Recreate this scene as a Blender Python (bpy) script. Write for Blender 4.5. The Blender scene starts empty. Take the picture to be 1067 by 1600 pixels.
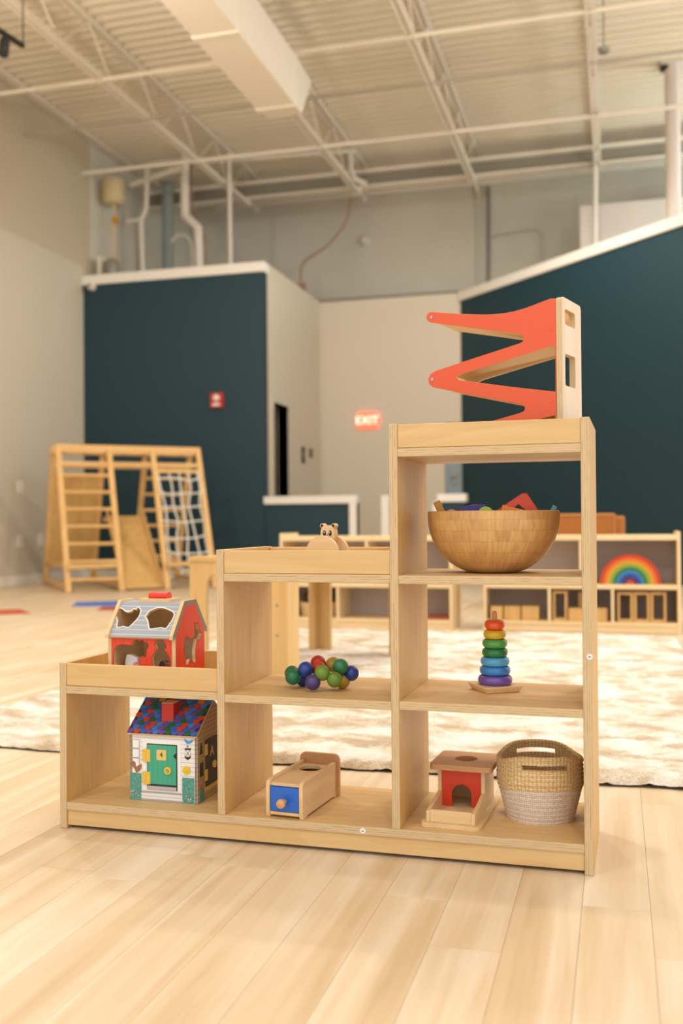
import bpy, bmesh, math, random
from mathutils import Vector, Matrix
from mathutils.geometry import delaunay_2d_cdt
random.seed(7)
PI = math.pi
sin, cos, R = math.sin, math.cos, math.radians
scn = bpy.context.scene
COL = scn.collection

# ------------------------------------------------------------------ camera
# Solved from the shelf's corners: 35 mm lens, eye 0.716 m above the floor.
# World axes are the room's: X along the back wall, Y into the room, Z up; the camera stands over the origin.
F, EYE, PITCH, ROLL, TH = 1556.0, .7164, -.0096, -.0076, .270


def ray(u, v):
    u -= 533.5; v -= 800
    cr, sr = cos(ROLL), sin(ROLL)
    u, v = u*cr+v*sr, -u*sr+v*cr
    x, y, z = u/F, v/F, 1.0
    cp, sp = cos(PITCH), sin(PITCH)
    y, z = y*cp+z*sp, z*cp-y*sp
    c, s = cos(TH), sin(TH)
    return Vector((x*c-z*s, x*s+z*c, -y))


EYEV = Vector((0, 0, EYE))
def atZ(u, v, Z=0.0): r = ray(u, v); return r*((Z-EYE)/r.z)+EYEV
def atX(u, v, X): r = ray(u, v); return r*(X/r.x)+EYEV
def atY(u, v, Y): r = ray(u, v); return r*(Y/r.y)+EYEV


def onplane(u, v, O, ang):
    """(s, z) where a pixel's ray meets the vertical plane through O that runs along angle ang."""
    r = ray(u, v); d = Vector((cos(ang), sin(ang), 0)); n = Vector((-sin(ang), cos(ang), 0))
    p = r*(n.dot(Vector(O)-EYEV)/n.dot(r))+EYEV
    return ((p-Vector(O)).dot(d), p.z-O[2])


cam_d = bpy.data.cameras.new('camera')
cam = bpy.data.objects.new('camera', cam_d); COL.objects.link(cam)
c0 = ray(533.5, 800)
rt = (ray(533.5+F, 800)-c0).normalized(); up = (c0-ray(533.5, 800+F)).normalized()
fw = c0.normalized()
cam.matrix_world = Matrix(((rt.x, up.x, -fw.x, 0), (rt.y, up.y, -fw.y, 0), (rt.z, up.z, -fw.z, EYE), (0, 0, 0, 1)))
cam_d.sensor_fit = 'VERTICAL'; cam_d.sensor_height = 36; cam_d.sensor_width = 24
cam_d.lens = 36*F/1600
cam_d.clip_end = 100
cam_d.dof.use_dof = True; cam_d.dof.focus_distance = 2.22; cam_d.dof.aperture_fstop = 2.6
scn.camera = cam

# ------------------------------------------------------------------ world, lights, exposure
w = bpy.data.worlds.new('world'); scn.world = w; w.use_nodes = True
w.node_tree.nodes['Background'].inputs[0].default_value = (.97, .985, 1.0, 1)
w.node_tree.nodes['Background'].inputs[1].default_value = 1.5
vs = scn.view_settings
vs.view_transform = 'Standard'; vs.look = 'None'; vs.gamma = 1; vs.use_curve_mapping = False
vs.exposure = -.05


def lamp(loc, power, target, angle=110, blend=.6, radius=.07, col=(1, .80, .57)):
    d = bpy.data.lights.new('track_or_fill_light', 'SPOT' if angle else 'POINT'); d.energy = power; d.color = col; d.shadow_soft_size = radius
    if angle: d.spot_size = R(angle); d.spot_blend = blend
    o = bpy.data.objects.new('track_or_fill_light', d); COL.objects.link(o); o.location = loc
    o.rotation_euler = (Vector(target)-Vector(loc)).to_track_quat('-Z', 'Y').to_euler()
    return o


LW = (1, .945, .855)
lamp((-.7, 2.95, 5.0), 150, (-.7, 2.7, 0), col=LW)            # over the shelf, slightly behind it
lamp((-2.6, -.9, 5.0), 225, (-.8, 2.2, .4), col=LW)           # front left
lamp((.9, -1.5, 5.0), 175, (-.3, 2.2, .4), col=LW)            # front right
lamp((-4.6, 2.3, 5.0), 170, (-1.6, 2.6, 0), col=LW)           # left, throws the shade to the right
lamp((-1.0, 5.2, 5.0), 170, (-.9, 4.6, 0), col=LW)            # over the rug
lamp((1.6, 5.4, 5.0), 100, (.6, 5.0, 0), col=LW)
lamp((-4.3, 5.4, 4.1), 170, (0, 0, 0), 0, radius=.15, col=LW)          # two unseen point lights added to brighten the deck
lamp((1.2, 5.4, 4.1), 150, (0, 0, 0), 0, radius=.15, col=LW)
lamp((-4.3, 6.4, 5.0), 170, (-4.6, 7.6, .4), 165, radius=.2, col=LW)     # over the play corner
lamp((-1.0, 10.4, 5.0), 270, (-2.0, 11.4, .4), 168, radius=.2, col=LW)  # unseen light added for the back, cone widened to brighten the upper walls
lamp((1.8, 9.0, 5.1), 200, (.6, 9.8, .4), 168, radius=.2, col=LW)  # unseen fill too, widened to reach the upper back walls
lamp((2.4, 12.4, 4.4), 150, (1.0, 12.8, 6), 170, radius=.2, col=(.82, 1, .95))   # cool light behind the diagonal wall
# ------------------------------------------------------------------ materials
def lin(c):
    if isinstance(c, str):
        c = [int(c[i:i+2], 16)/255 for i in (0, 2, 4)]
        c = [x/12.92 if x <= .04045 else ((x+.055)/1.055)**2.4 for x in c]
    return (c[0], c[1], c[2], 1)


class NT:
    def __init__(s, name):
        s.m = bpy.data.materials.new(name); s.m.use_nodes = True
        s.t = s.m.node_tree; s.b = s.t.nodes['Principled BSDF']

    def n(s, kind, **kw):
        o = s.t.nodes.new(kind)
        for k, v in kw.items():
            if k in o.inputs.keys(): o.inputs[k].default_value = v
            else: setattr(o, k, v)
        return o

    def l(s, a, b): s.t.links.new(a, b)

    def math(s, op, a, b=None):
        o = s.t.nodes.new('ShaderNodeMath'); o.operation = op
        for i, x in enumerate((a, b)):
            if x is None: continue
            if isinstance(x, (int, float)): o.inputs[i].default_value = x
            else: s.l(x, o.inputs[i])
        return o.outputs[0]

    def ramp(s, fac, stops, interp='LINEAR'):
        o = s.t.nodes.new('ShaderNodeValToRGB'); o.color_ramp.interpolation = interp
        e = o.color_ramp.elements
        while len(e) < len(stops): e.new(.5)
        for i, (p, c) in enumerate(stops): e[i].position = p; e[i].color = lin(c)
        s.l(fac, o.inputs[0]); return o.outputs[0]

    def coords(s, scale=(1, 1, 1), src='Object', rnd=0.0):
        tc = s.t.nodes.new('ShaderNodeTexCoord'); mp = s.t.nodes.new('ShaderNodeMapping')
        mp.inputs['Scale'].default_value = scale
        s.l(tc.outputs[src], mp.inputs[0])
        if rnd:
            oi = s.t.nodes.new('ShaderNodeObjectInfo')
            s.l(s.math('MULTIPLY', oi.outputs['Random'], rnd), mp.inputs['Location'])
        return mp.outputs[0]

    def bump(s, h, strength=.2, dist=.001):
        o = s.t.nodes.new('ShaderNodeBump'); o.inputs['Strength'].default_value = strength
        o.inputs['Distance'].default_value = dist
        s.l(h, o.inputs['Height']); s.l(o.outputs[0], s.b.inputs['Normal'])

    def color(s, o): s.l(o, s.b.inputs['Base Color'])


def plain(name, c, rough=.5, metal=0.0, emit=None, es=0, grain=0.0, coat=0.0):
    t = NT(name); t.b.inputs['Base Color'].default_value = lin(c)
    t.b.inputs['Roughness'].default_value = rough; t.b.inputs['Metallic'].default_value = metal
    if coat: t.b.inputs['Coat Weight'].default_value = coat
    if emit:
        t.b.inputs['Emission Color'].default_value = lin(emit); t.b.inputs['Emission Strength'].default_value = es
    if grain:
        nz = t.n('ShaderNodeTexNoise', Scale=grain, Detail=4.0)
        t.l(t.coords(), nz.inputs['Vector']); t.bump(nz.outputs['Fac'], .12, .002)
    return t.m


def wood(name, c1, c2, axis='x', rough=.45, fine=60, c3=None, coat=0.0, rnd=20.0):
    t = NT(name)
    sc = {'x': (.07, 1, 1), 'y': (1, .07, 1), 'z': (1, 1, .07)}[axis]
    v = t.coords(sc, rnd=rnd)
    a = t.n('ShaderNodeTexNoise', Scale=fine*1.0, Detail=5.0, Roughness=.6); t.l(v, a.inputs['Vector'])
    v2 = t.coords(tuple(x*.6+.02 for x in sc), rnd=rnd)
    b = t.n('ShaderNodeTexNoise', Scale=9.0, Detail=2.0, Distortion=1.2); t.l(v2, b.inputs['Vector'])
    rings = t.math('FRACT', t.math('MULTIPLY', b.outputs['Fac'], 7.0))
    f = t.math('ADD', t.math('MULTIPLY', a.outputs['Fac'], .62), t.math('MULTIPLY', rings, .13))
    t.color(t.ramp(f, [(.22, c2), (.62, c1)] if c3 is None else [(.2, c2), (.45, c3), (.65, c1)]))
    t.b.inputs['Roughness'].default_value = rough
    if coat: t.b.inputs['Coat Weight'].default_value = coat
    t.bump(a.outputs['Fac'], .06, .0006)
    return t.m


def plyedge(name, axis, cl, cd, pitch=.0024):
    t = NT(name)
    tc = t.n('ShaderNodeTexCoord'); sp = t.n('ShaderNodeSeparateXYZ'); t.l(tc.outputs['Object'], sp.inputs[0])
    k = {'x': 0, 'y': 1, 'z': 2}[axis]
    st = [.25, .25, .25]; st[k] = 1
    nz = t.n('ShaderNodeTexNoise', Scale=55.0, Detail=3.0); t.l(t.coords((.2, .2, .2), rnd=9), nz.inputs['Vector'])
    s1 = t.math('ADD', t.math('MULTIPLY', sp.outputs[k], 2*PI/pitch/2), t.math('MULTIPLY', nz.outputs['Fac'], 1.2))
    wv = t.math('ADD', t.math('MULTIPLY', t.math('SINE', s1), .36), .5)
    fine = t.n('ShaderNodeTexNoise', Scale=260.0, Detail=3.0)
    sc = [.12, .12, .12]; sc[k] = 1
    t.l(t.coords(tuple(sc), rnd=5), fine.inputs['Vector'])
    f = t.math('ADD', t.math('MULTIPLY', wv, .55), t.math('MULTIPLY', fine.outputs['Fac'], .5))
    t.color(t.ramp(f, [(.25, cd), (.42, cl), (.8, cl)]))
    t.b.inputs['Roughness'].default_value = .6
    return t.m


def paint(name, c, rough=.7, scale=140, bump=.1, var=.0):
    t = NT(name)
    t.b.inputs['Base Color'].default_value = lin(c); t.b.inputs['Roughness'].default_value = rough
    nz = t.n('ShaderNodeTexNoise', Scale=scale, Detail=3.0); t.l(t.coords(), nz.inputs['Vector'])
    t.bump(nz.outputs['Fac'], bump, .002)
    if var:
        n2 = t.n('ShaderNodeTexNoise', Scale=1.3, Detail=4.0); t.l(t.coords(), n2.inputs['Vector'])
        base = lin(c)
        t.color(t.ramp(n2.outputs['Fac'], [(.3, tuple(x*(1-var) for x in base[:3])), (.7, tuple(min(1, x*(1+var)) for x in base[:3]))]))
    return t.m


def plank_mat(name, attr=None):
    t = NT(name)
    geo = t.n('ShaderNodeNewGeometry')
    if attr:
        a = t.n('ShaderNodeAttribute', attribute_name=attr); rnd = a.outputs['Fac']
    else:
        rnd = t.n('ShaderNodeObjectInfo').outputs['Random']
    off = t.n('ShaderNodeCombineXYZ')
    t.l(t.math('MULTIPLY', rnd, 37.0), off.inputs[0]); t.l(t.math('MULTIPLY', rnd, 91.0), off.inputs[1]); t.l(t.math('MULTIPLY', rnd, 13.0), off.inputs[2])
    add = t.n('ShaderNodeVectorMath', operation='ADD'); t.l(geo.outputs['Position'], add.inputs[0]); t.l(off.outputs[0], add.inputs[1])
    def nz(scale, vec, **kw):
        mp = t.n('ShaderNodeMapping'); mp.inputs['Scale'].default_value = vec
        t.l(add.outputs[0], mp.inputs[0])
        o = t.n('ShaderNodeTexNoise', Scale=scale, **kw); t.l(mp.outputs[0], o.inputs['Vector']); return o.outputs['Fac']
    broad = nz(8.0, (1.5, .10, 1), Detail=4.0, Distortion=1.0)
    fine = nz(70.0, (1, .05, 1), Detail=4.0)
    knots = nz(7.0, (1, .45, 1), Detail=2.0)
    f = t.math('ADD', t.math('ADD', t.math('MULTIPLY', broad, .85), t.math('MULTIPLY', fine, .22)), t.math('MULTIPLY', rnd, .09))
    f = t.math('SUBTRACT', f, t.math('MULTIPLY', t.math('GREATER_THAN', knots, .77), .06))
    t.color(t.ramp(f, [(.34, 'c6a982'), (.50, 'd2b996'), (.66, 'dbc8ad'), (.84, 'e3d5c0')]))
    t.b.inputs['Roughness'].default_value = .42
    t.bump(fine, .05, .0006)
    return t.m


def rug_mat(name):
    t = NT(name)
    v = t.coords((1, 1.5, 1), src='Object')
    a = t.n('ShaderNodeTexNoise', Scale=5.2, Detail=5.0, Roughness=.6, Distortion=.5); t.l(v, a.inputs['Vector'])
    b = t.n('ShaderNodeTexNoise', Scale=170.0, Detail=3.0); t.l(t.coords(), b.inputs['Vector'])
    f = t.math('ADD', t.math('MULTIPLY', a.outputs['Fac'], .86), t.math('MULTIPLY', b.outputs['Fac'], .16))
    t.color(t.ramp(f, [(.41, 'bba484'), (.49, 'd5c5ac'), (.56, 'e8dfd3'), (.68, 'f2ede6')]))
    t.b.inputs['Roughness'].default_value = .95
    t.b.inputs['Sheen Weight'].default_value = .3
    t.bump(b.outputs['Fac'], .6, .01)
    return t.m


def stripes(name, c, cl, axis, pitch, width, rough=.5, off=0.0):
    """flat colour with thin printed lines every pitch metres along an axis of the object"""
    t = NT(name)
    tc = t.n('ShaderNodeTexCoord'); sp = t.n('ShaderNodeSeparateXYZ'); t.l(tc.outputs['Object'], sp.inputs[0])
    fr = t.math('FRACT', t.math('ADD', t.math('DIVIDE', sp.outputs['xyz'.index(axis)], pitch), off))
    m = t.math('LESS_THAN', fr, width/pitch)
    t.color(t.ramp(m, [(0, c), (1, cl)], 'CONSTANT')); t.b.inputs['Roughness'].default_value = rough
    return t.m


def speckle(name, c, c2, scale, thr=.5, rough=.6):
    t = NT(name)
    a = t.n('ShaderNodeTexNoise', Scale=scale, Detail=1.0); t.l(t.coords(), a.inputs['Vector'])
    t.color(t.ramp(a.outputs['Fac'], [(thr-.03, c), (thr+.03, c2)])); t.b.inputs['Roughness'].default_value = rough
    return t.m


MAPLE = ('dbba84', 'cea66c')
M_faceX = wood('maple_grain_x', *MAPLE, 'x')
M_faceY = wood('maple_grain_y', *MAPLE, 'y')
M_faceZ = wood('maple_grain_z_bounced', 'd6ae70', 'c69a58', 'z')  # deeper than MAPLE: warm bounced light inside the bays put into the colour
M_edgeX = plyedge('ply_edge_x', 'x', 'cdb288', 'a58a60')
M_edgeZ = plyedge('ply_edge_z', 'z', 'cdb288', 'a58a60')
M_edgeY = plyedge('ply_edge_y', 'y', 'cdb288', 'a58a60')
M_birch = wood('birch_toy', 'e6c79a', 'd6b27e', 'x', fine=45)
M_birchY = wood('birch_toy_y', 'e6c79a', 'd6b27e', 'y', fine=45)
M_beech = wood('beech_toy', 'd9a878', 'c48f5c', 'x', fine=70)
M_pine = wood('pine_climber', 'e3bd80', 'cf9f5c', 'z', fine=18)
M_pineX = wood('pine_climber_x', 'e3bd80', 'cf9f5c', 'x', fine=18)
M_pinep = wood('pine_board', 'd8b274', 'c59a58', 'z', fine=12)
M_plank = plank_mat('vinyl_plank')
M_plankfar = plank_mat('vinyl_plank_far', 'prand')
M_sub = plain('plank_joint', 'c0a074', .8)
M_rug = rug_mat('cream_rug')
M_rugback = plain('rug_backing_shaded', '4a3d2c', .9)  # backing coloured dark to draw the shade under the rug's edge
M_greige = paint('greige_paint', 'c9bda9', .75)
M_greigeU = paint('greige_paint_upper', 'beb097', .8)
M_block = paint('grey_block_paint', 'cfc8b8', .8, var=.05)
M_teal = paint('teal_paint', '0d333e', .6)
M_white = paint('white_paint', 'e6dfd4', .5)
M_deck = paint('deck_paint', 'e6dac4', .55, 60)
M_steel = paint('joist_paint', 'e8dcca', .5, 60)
M_steeldk = plain('dull_galvanised', '8d877b', .5, .3)
M_brace = plain('brace_paint', 'aaa191', .6)
M_panel = paint('panel_paint', 'cbbeb4', .7)
M_duct = plain('duct_paint', 'f0e4d0', .45, grain=8)
M_pipe = plain('white_pipe', 'dcd3c4', .4)
M_greypipe = plain('grey_insulation', '8f9590', .7)
M_copper = plain('copper', 'a5806a', .5, .2)
M_black = plain('black_plastic', '151412', .5)
M_dark = plain('unlit_dark', '0b0a09', .9)
M_red = plain('red_plastic', 'b3221c', .4)
M_cream = plain('cream_enamel', 'c9b68d', .5)
M_felt = paint('grey_felt', 'bfb2aa', .95, 400, .4)
M_leather = plain('tan_leather', 'a4600c', .42, grain=30)
M_leatherd = plain('tan_leather_piping', 'c98a4a', .4)
M_screw = plain('screw_zinc', 'a9adb0', .35, .9)
M_gold = plain('gilt_metal', 'd9ab3c', .35, .55)
M_rope = plain('white_rope', 'd8d2c6', .85)
M_blueglass = plain('blue_grey_door', '7f8d95', .35)


# ------------------------------------------------------------------ mesh builder
class MB:
    def __init__(s): s.bm = bmesh.new()

    def face(s, vs, m=0):
        try: f = s.bm.faces.new(vs)
        except ValueError: return None
        f.material_index = m; return f

    def box(s, x0, x1, y0, y1, z0, z1, m=0, mx=None, my=None, mz=None):
        v = [s.bm.verts.new((x, y, z)) for z in (z0, z1) for y in (y0, y1) for x in (x0, x1)]
        g = lambda q: m if q is None else q
        for idx, k in (((0, 2, 3, 1), g(mz)), ((4, 5, 7, 6), g(mz)), ((0, 1, 5, 4), g(my)), ((2, 6, 7, 3), g(my)), ((0, 4, 6, 2), g(mx)), ((1, 3, 7, 5), g(mx))):
            s.face([v[i] for i in idx], k)
        return s

    def hexa(s, lo, hi, m=0):
        """solid between a lower and an upper quad (lists of four points, same winding)"""
        a = [s.bm.verts.new(p) for p in lo]; b = [s.bm.verts.new(p) for p in hi]
        n = len(a)
        s.face(a[::-1], m); s.face(b, m)
        for i in range(n): s.face([a[i], a[(i+1) % n], b[(i+1) % n], b[i]], m)
        return s

    def bar(s, p, q, wx, wy, m=0, upv=(0, 0, 1)):
        """rectangular bar from p to q"""
        p, q = Vector(p), Vector(q); d = (q-p).normalized(); u = Vector(upv)
        if abs(d.dot(u)) > .98: u = Vector((0, 1, 0))
        a = d.cross(u).normalized()*wx/2; b = a.cross(d).normalized()*wy/2
        return s.hexa([p+a+b, p-a+b, p-a-b, p+a-b], [q+a+b, q-a+b, q-a-b, q+a-b], m)

    def plate(s, outer, holes=(), t0=0.0, t1=.01, f3=None, m=0, me=None, mb=None):
        """flat plate in (a, b) with real holes; f3 maps (a, b, t) to xyz"""
        f3 = f3 or (lambda a, b, t: (a, t, b)); me = m if me is None else me; mb = m if mb is None else mb
        lps = [list(outer)]+[list(h) for h in holes]; loops = []; flat = []; k = 0
        for lp in lps:
            loops.append(list(range(k, k+len(lp)))); flat += [Vector((p[0], p[1])) for p in lp]; k += len(lp)
        ed = [(lp[i], lp[(i+1) % len(lp)]) for lp in loops for i in range(len(lp))]
        pv, _, pf = delaunay_2d_cdt(flat, ed, [], 0, 1e-7)[:3]
        def inside(x, y):
            r = False
            for lp in lps:
                for i in range(len(lp)):
                    (xa, ya), (xb, yb) = lp[i][:2], lp[i-1][:2]
                    if (ya > y) != (yb > y) and x < (xb-xa)*(y-ya)/(yb-ya)+xa: r = not r
            return r
        tris = [f for f in pf if inside(sum(pv[i].x for i in f)/3, sum(pv[i].y for i in f)/3)]
        pts = list(pv)
        if len(pts) < len(flat): pts = pts+[Vector((0, 0))]*(len(flat)-len(pts))
        A = [s.bm.verts.new(f3(p.x, p.y, t0)) for p in pts]; B = [s.bm.verts.new(f3(p.x, p.y, t1)) for p in pts]
        for t in tris:
            s.face([A[i] for i in t], m); s.face([B[i] for i in t[::-1]], mb)
        for lp in loops:
            for i in range(len(lp)):
                a, b = lp[i], lp[(i+1) % len(lp)]
                s.face([A[a], A[b], B[b], B[a]], me)
        return s

    def lathe(s, prof, n=48, c=(0, 0, 0), m=0, ax='z', mats=None):
        rings = []
        for r, z in prof:
            if r < 1e-6:
                q = [(0, 0, z)]
            else: q = [(r*cos(2*PI*i/n), r*sin(2*PI*i/n), z) for i in range(n)]
            if ax == 'y': q = [(a, zz, b) for a, b, zz in q]
            if ax == 'x': q = [(zz, a, b) for a, b, zz in q]
            rings.append([s.bm.verts.new((a+c[0], b+c[1], d+c[2])) for a, b, d in q])
        for k in range(len(rings)-1):
            A, B = rings[k], rings[k+1]; mm = mats[k] if mats else m
            for i in range(n):
                j = (i+1) % n
                if len(A) == 1 and len(B) == 1: break
                if len(A) == 1: s.face([A[0], B[j], B[i]], mm)
                elif len(B) == 1: s.face([A[i], A[j], B[0]], mm)
                else: s.face([A[i], A[j], B[j], B[i]], mm)
        return s

    def sphere(s, c, r, n=20, sc=(1, 1, 1), m=0):
        mt = Matrix.Translation(c) @ Matrix.Diagonal((r*sc[0], r*sc[1], r*sc[2], 1))
        g = bmesh.ops.create_uvsphere(s.bm, u_segments=n, v_segments=max(6, n//2), radius=1, matrix=mt)
        for v in g['verts']:
            for f in v.link_faces: f.material_index = m
        return s

    def tube(s, path, r, n=10, m=0, closed=False, cap=True):
        P = [Vector(p) for p in path]; rings = []; u = None
        for i, p in enumerate(P):
            a = P[i-1] if (i or closed) else p; b = P[(i+1) % len(P)] if (i < len(P)-1 or closed) else p
            d = (b-a).normalized()
            if u is None: u = d.orthogonal().normalized()
            u = (u-d*u.dot(d)).normalized(); w2 = d.cross(u)
            rr = r[i] if isinstance(r, (list, tuple)) else r
            rings.append([s.bm.verts.new(p+(u*cos(2*PI*k/n)+w2*sin(2*PI*k/n))*rr) for k in range(n)])
        pr = list(zip(rings, rings[1:]))
        if closed: pr.append((rings[-1], rings[0]))
        for A, B in pr:
            for k in range(n): s.face([A[k], A[(k+1) % n], B[(k+1) % n], B[k]], m)
        if cap and not closed: s.face(rings[0][::-1], m); s.face(rings[-1], m)
        return s

    def mesh(s, name, smooth=35):
        bmesh.ops.recalc_face_normals(s.bm, faces=s.bm.faces[:])
        me = bpy.data.meshes.new(name); s.bm.to_mesh(me); s.bm.free()
        if smooth:
            for p in me.polygons: p.use_smooth = True
            me.set_sharp_from_angle(angle=R(smooth))
        return me

    def build(s, name, mats, parent=None, loc=(0, 0, 0), rot=(0, 0, 0), bevel=0.0, smooth=35, seg=2):
        me = s.mesh(name, smooth)
        for x in (mats if isinstance(mats, (list, tuple)) else [mats]): me.materials.append(x)
        return link(name, me, parent, loc, rot, bevel, seg)


def link(name, me, parent=None, loc=(0, 0, 0), rot=(0, 0, 0), bevel=0.0, seg=2):
    o = bpy.data.objects.new(name, me); COL.objects.link(o)
    o.location = loc; o.rotation_euler = rot
    if parent: o.parent = parent
    if bevel:
        b = o.modifiers.new('bevel', 'BEVEL'); b.width = bevel; b.segments = seg; b.limit_method = 'ANGLE'; b.angle_limit = R(40)
        b.harden_normals = False
    return o


def thing(name, label, cat, loc=(0, 0, 0), rz=0.0, group=None):
    o = bpy.data.objects.new(name, None); COL.objects.link(o); o.empty_display_size = .05
    o.location = loc; o.rotation_euler = (0, 0, rz); return tag(o, label, cat, group)


def tag(o, label, cat, group=None):
    o['label'] = label; o['category'] = cat
    if group: o['group'] = group
    return o


def struct(o): o['kind'] = 'structure'; return o


def rrect(x0, z0, x1, z1, r, n=5, corners=(1, 1, 1, 1)):
    out = []
    for (cx, cz, a0), on in zip(((x1-r, z0+r, -90), (x1-r, z1-r, 0), (x0+r, z1-r, 90), (x0+r, z0+r, 180)), (corners[1], corners[2], corners[3], corners[0])):
        if on:
            out += [(cx+r*cos(R(a0+90*i/n)), cz+r*sin(R(a0+90*i/n))) for i in range(n+1)]
        else:
            out.append((cx+r*(1 if a0 in (-90, 0) else -1), cz+r*(1 if a0 in (0, 90) else -1)))
    return out


def circ(cx, cz, r, n=28, rz=None): return [(cx+r*cos(2*PI*i/n), cz+(rz or r)*sin(2*PI*i/n)) for i in range(n)]


def smoothloop(p, n=4):
    out = []; N = len(p)
    for i in range(N):
        a, b, c, d = (Vector(p[(i+k-1) % N]) for k in range(4))
        for j in range(n):
            t = j/n
            q = .5*((2*b)+(-a+c)*t+(2*a-5*b+4*c-d)*t*t+(-a+3*b-3*c+d)*t**3)
            out.append((q.x, q.y))
    return out


def smoothpath(p, n=5):
    P = [Vector(x) for x in p]; P = [2*P[0]-P[1]]+P+[2*P[-1]-P[-2]]; out = []
    for i in range(1, len(P)-2):
        a, b, c, d = P[i-1:i+3]
        for j in range(n):
            t = j/n
            out.append(.5*((2*b)+(-a+c)*t+(2*a-5*b+4*c-d)*t*t+(-a+3*b-3*c+d)*t**3))
    out.append(P[-2]); return out


def text_mesh(body, size, depth):
    cu = bpy.data.curves.new('lettering', 'FONT'); cu.body = body; cu.size = size; cu.extrude = depth
    cu.align_x = 'CENTER'; cu.align_y = 'CENTER'; cu.resolution_u = 3
    o = bpy.data.objects.new('lettering', cu); COL.objects.link(o)
    dg = bpy.context.evaluated_depsgraph_get()
    me = bpy.data.meshes.new_from_object(o.evaluated_get(dg))
    bpy.data.objects.remove(o); return me


def K(ox, oy, s): return lambda x, y: (ox+x/s, oy+y/s)


# ------------------------------------------------------------------ the room
XL, YB, ZD = -6.78, 15.2, 5.9          # left wall, back wall, deck height
Y1, XS, Y2 = 11.75, -4.25, 14.19       # teal wall, its side wall, greige partition

floor = struct(MB().box(XL-.2, 5, -3.2, YB+.2, -.2, -.006).build('floor', M_sub))
PW, PLN = .122, .92
full = []
for i in range(int((5-XL)/PW)+1):
    x0 = XL+i*PW
    off = random.Random(i*17+3).random()*PLN
    y = -3.2-off
    while y < YB:
        full.append((x0, y)); y += PLN


def vis(x, y):
    d = Vector((x, y)); c, s = cos(TH), sin(TH)
    px, pz = d.x*c+d.y*s, -d.x*s+d.y*c
    if pz < .75: return 0
    u = 533.5+F*px/pz; v = 815+F*EYE/pz
    return -60 < u < 1130 and v < 1690


def seen(x0, y0): return any(vis(x0+PW*a, y0+PLN*b) for a in (0, .5, 1) for b in (0, .25, .5, .75, 1))


ok = [(x, y) for x, y in full if seen(x, y) and y+PLN < YB and y > -3.2]
ok.sort(key=lambda p: (p[0]+.09)**2+(p[1]+.6)**2)
near = set(ok[:296])
pm = MB().box(.0003, PW-.0003, .0003, PLN-.0003, -.006, 0).mesh('plank', 0); pm.materials.append(M_plank)
for x, y in ok[:296]: link('plank', pm, floor, (x, y, 0))
bm = bmesh.new(); lay = bm.faces.layers.float.new('prand')
for x, y in full:
    if (x, y) in near: continue
    y0, y1 = max(y, -3.2), min(y+PLN, YB+.1)
    if y1-y0 < .01: continue
    rv = random.random()
    g = .0003
    t = [bm.verts.new(p) for p in ((x+g, y0+g, 0), (x+PW-g, y0+g, 0), (x+PW-g, y1-g, 0), (x+g, y1-g, 0))]
    b = [bm.verts.new((v.co.x, v.co.y, -.006)) for v in t]
    for f in [bm.faces.new(t)]+[bm.faces.new((b[k], b[(k+1) % 4], t[(k+1) % 4], t[k])) for k in range(4)]: f[lay] = rv
me = bpy.data.meshes.new('planks'); bm.to_mesh(me); bm.free(); me.materials.append(M_plankfar)
o = link('plank_field', me, floor); o['kind'] = 'stuff'

# left wall: smooth lower panel, rougher upper part set back a little
zs = atX(0, 356, XL).z
wl = struct(MB().box(XL-.25, XL, -3.2, Y1+.2, 0, ZD+.1).build('wall_left', M_greigeU))
struct(MB().box(XL-.25, XL, Y1+.2, YB+.2, 0, ZD+.1).build('wall_left_far', M_block))
MB().box(XL, XL+.012, -3.2, Y1, 0, zs).build('wall_panel', M_greige, wl)
bb = struct(MB().box(XL+.012, XL+.03, -3.2, Y1, 0, .115).build('baseboard_left', M_white, bevel=.004))
# back wall, above and behind the built-in rooms
struct(MB().box(XL-.2, 5, YB, YB+.2, 0, ZD+.1).build('wall_back', M_block))

# teal box with its side wall, doorway and roof
tf = struct(MB().box(XL+.012, XS, Y1, Y1+.15, 0, 3.86).build('wall_teal_left', M_teal))
struct(MB().box(XL+.0, XS+.02, Y1-.02, Y1+.17, 3.86, 3.985).build('trim_1', M_white, bevel=.004))
struct(MB().box(XL+.012, XS, Y1-.014, Y1, 0, .115).build('baseboard_back', M_white, bevel=.004))
d0, d1 = atX(427, 700, XS).y, atX(450, 700, XS).y
f3x = lambda a, b, t: (XS-t, a, b)
ws = struct(MB().plate([(Y1+.15, 0), (d0, 0), (d0, 2.26), (d1, 2.26), (d1, 0), (Y2, 0), (Y2, 4.0), (Y1+.15, 4.0)], [], 0, .14, f3x).build('wall_side', M_greige, smooth=0))
dr = MB()
dr.box(XS-.15, XS+.015, d0-.06, d0, 0, 2.32); dr.box(XS-.15, XS+.015, d1, d1+.06, 0, 2.32); dr.box(XS-.15, XS+.015, d0, d1, 2.26, 2.32)
struct(dr.build('door_1', M_greige))
struct(MB().box(XL, XS-.14, Y1+.15, Y2+.2, 3.80, 3.86).build('ceiling_teal_box', M_block))
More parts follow.
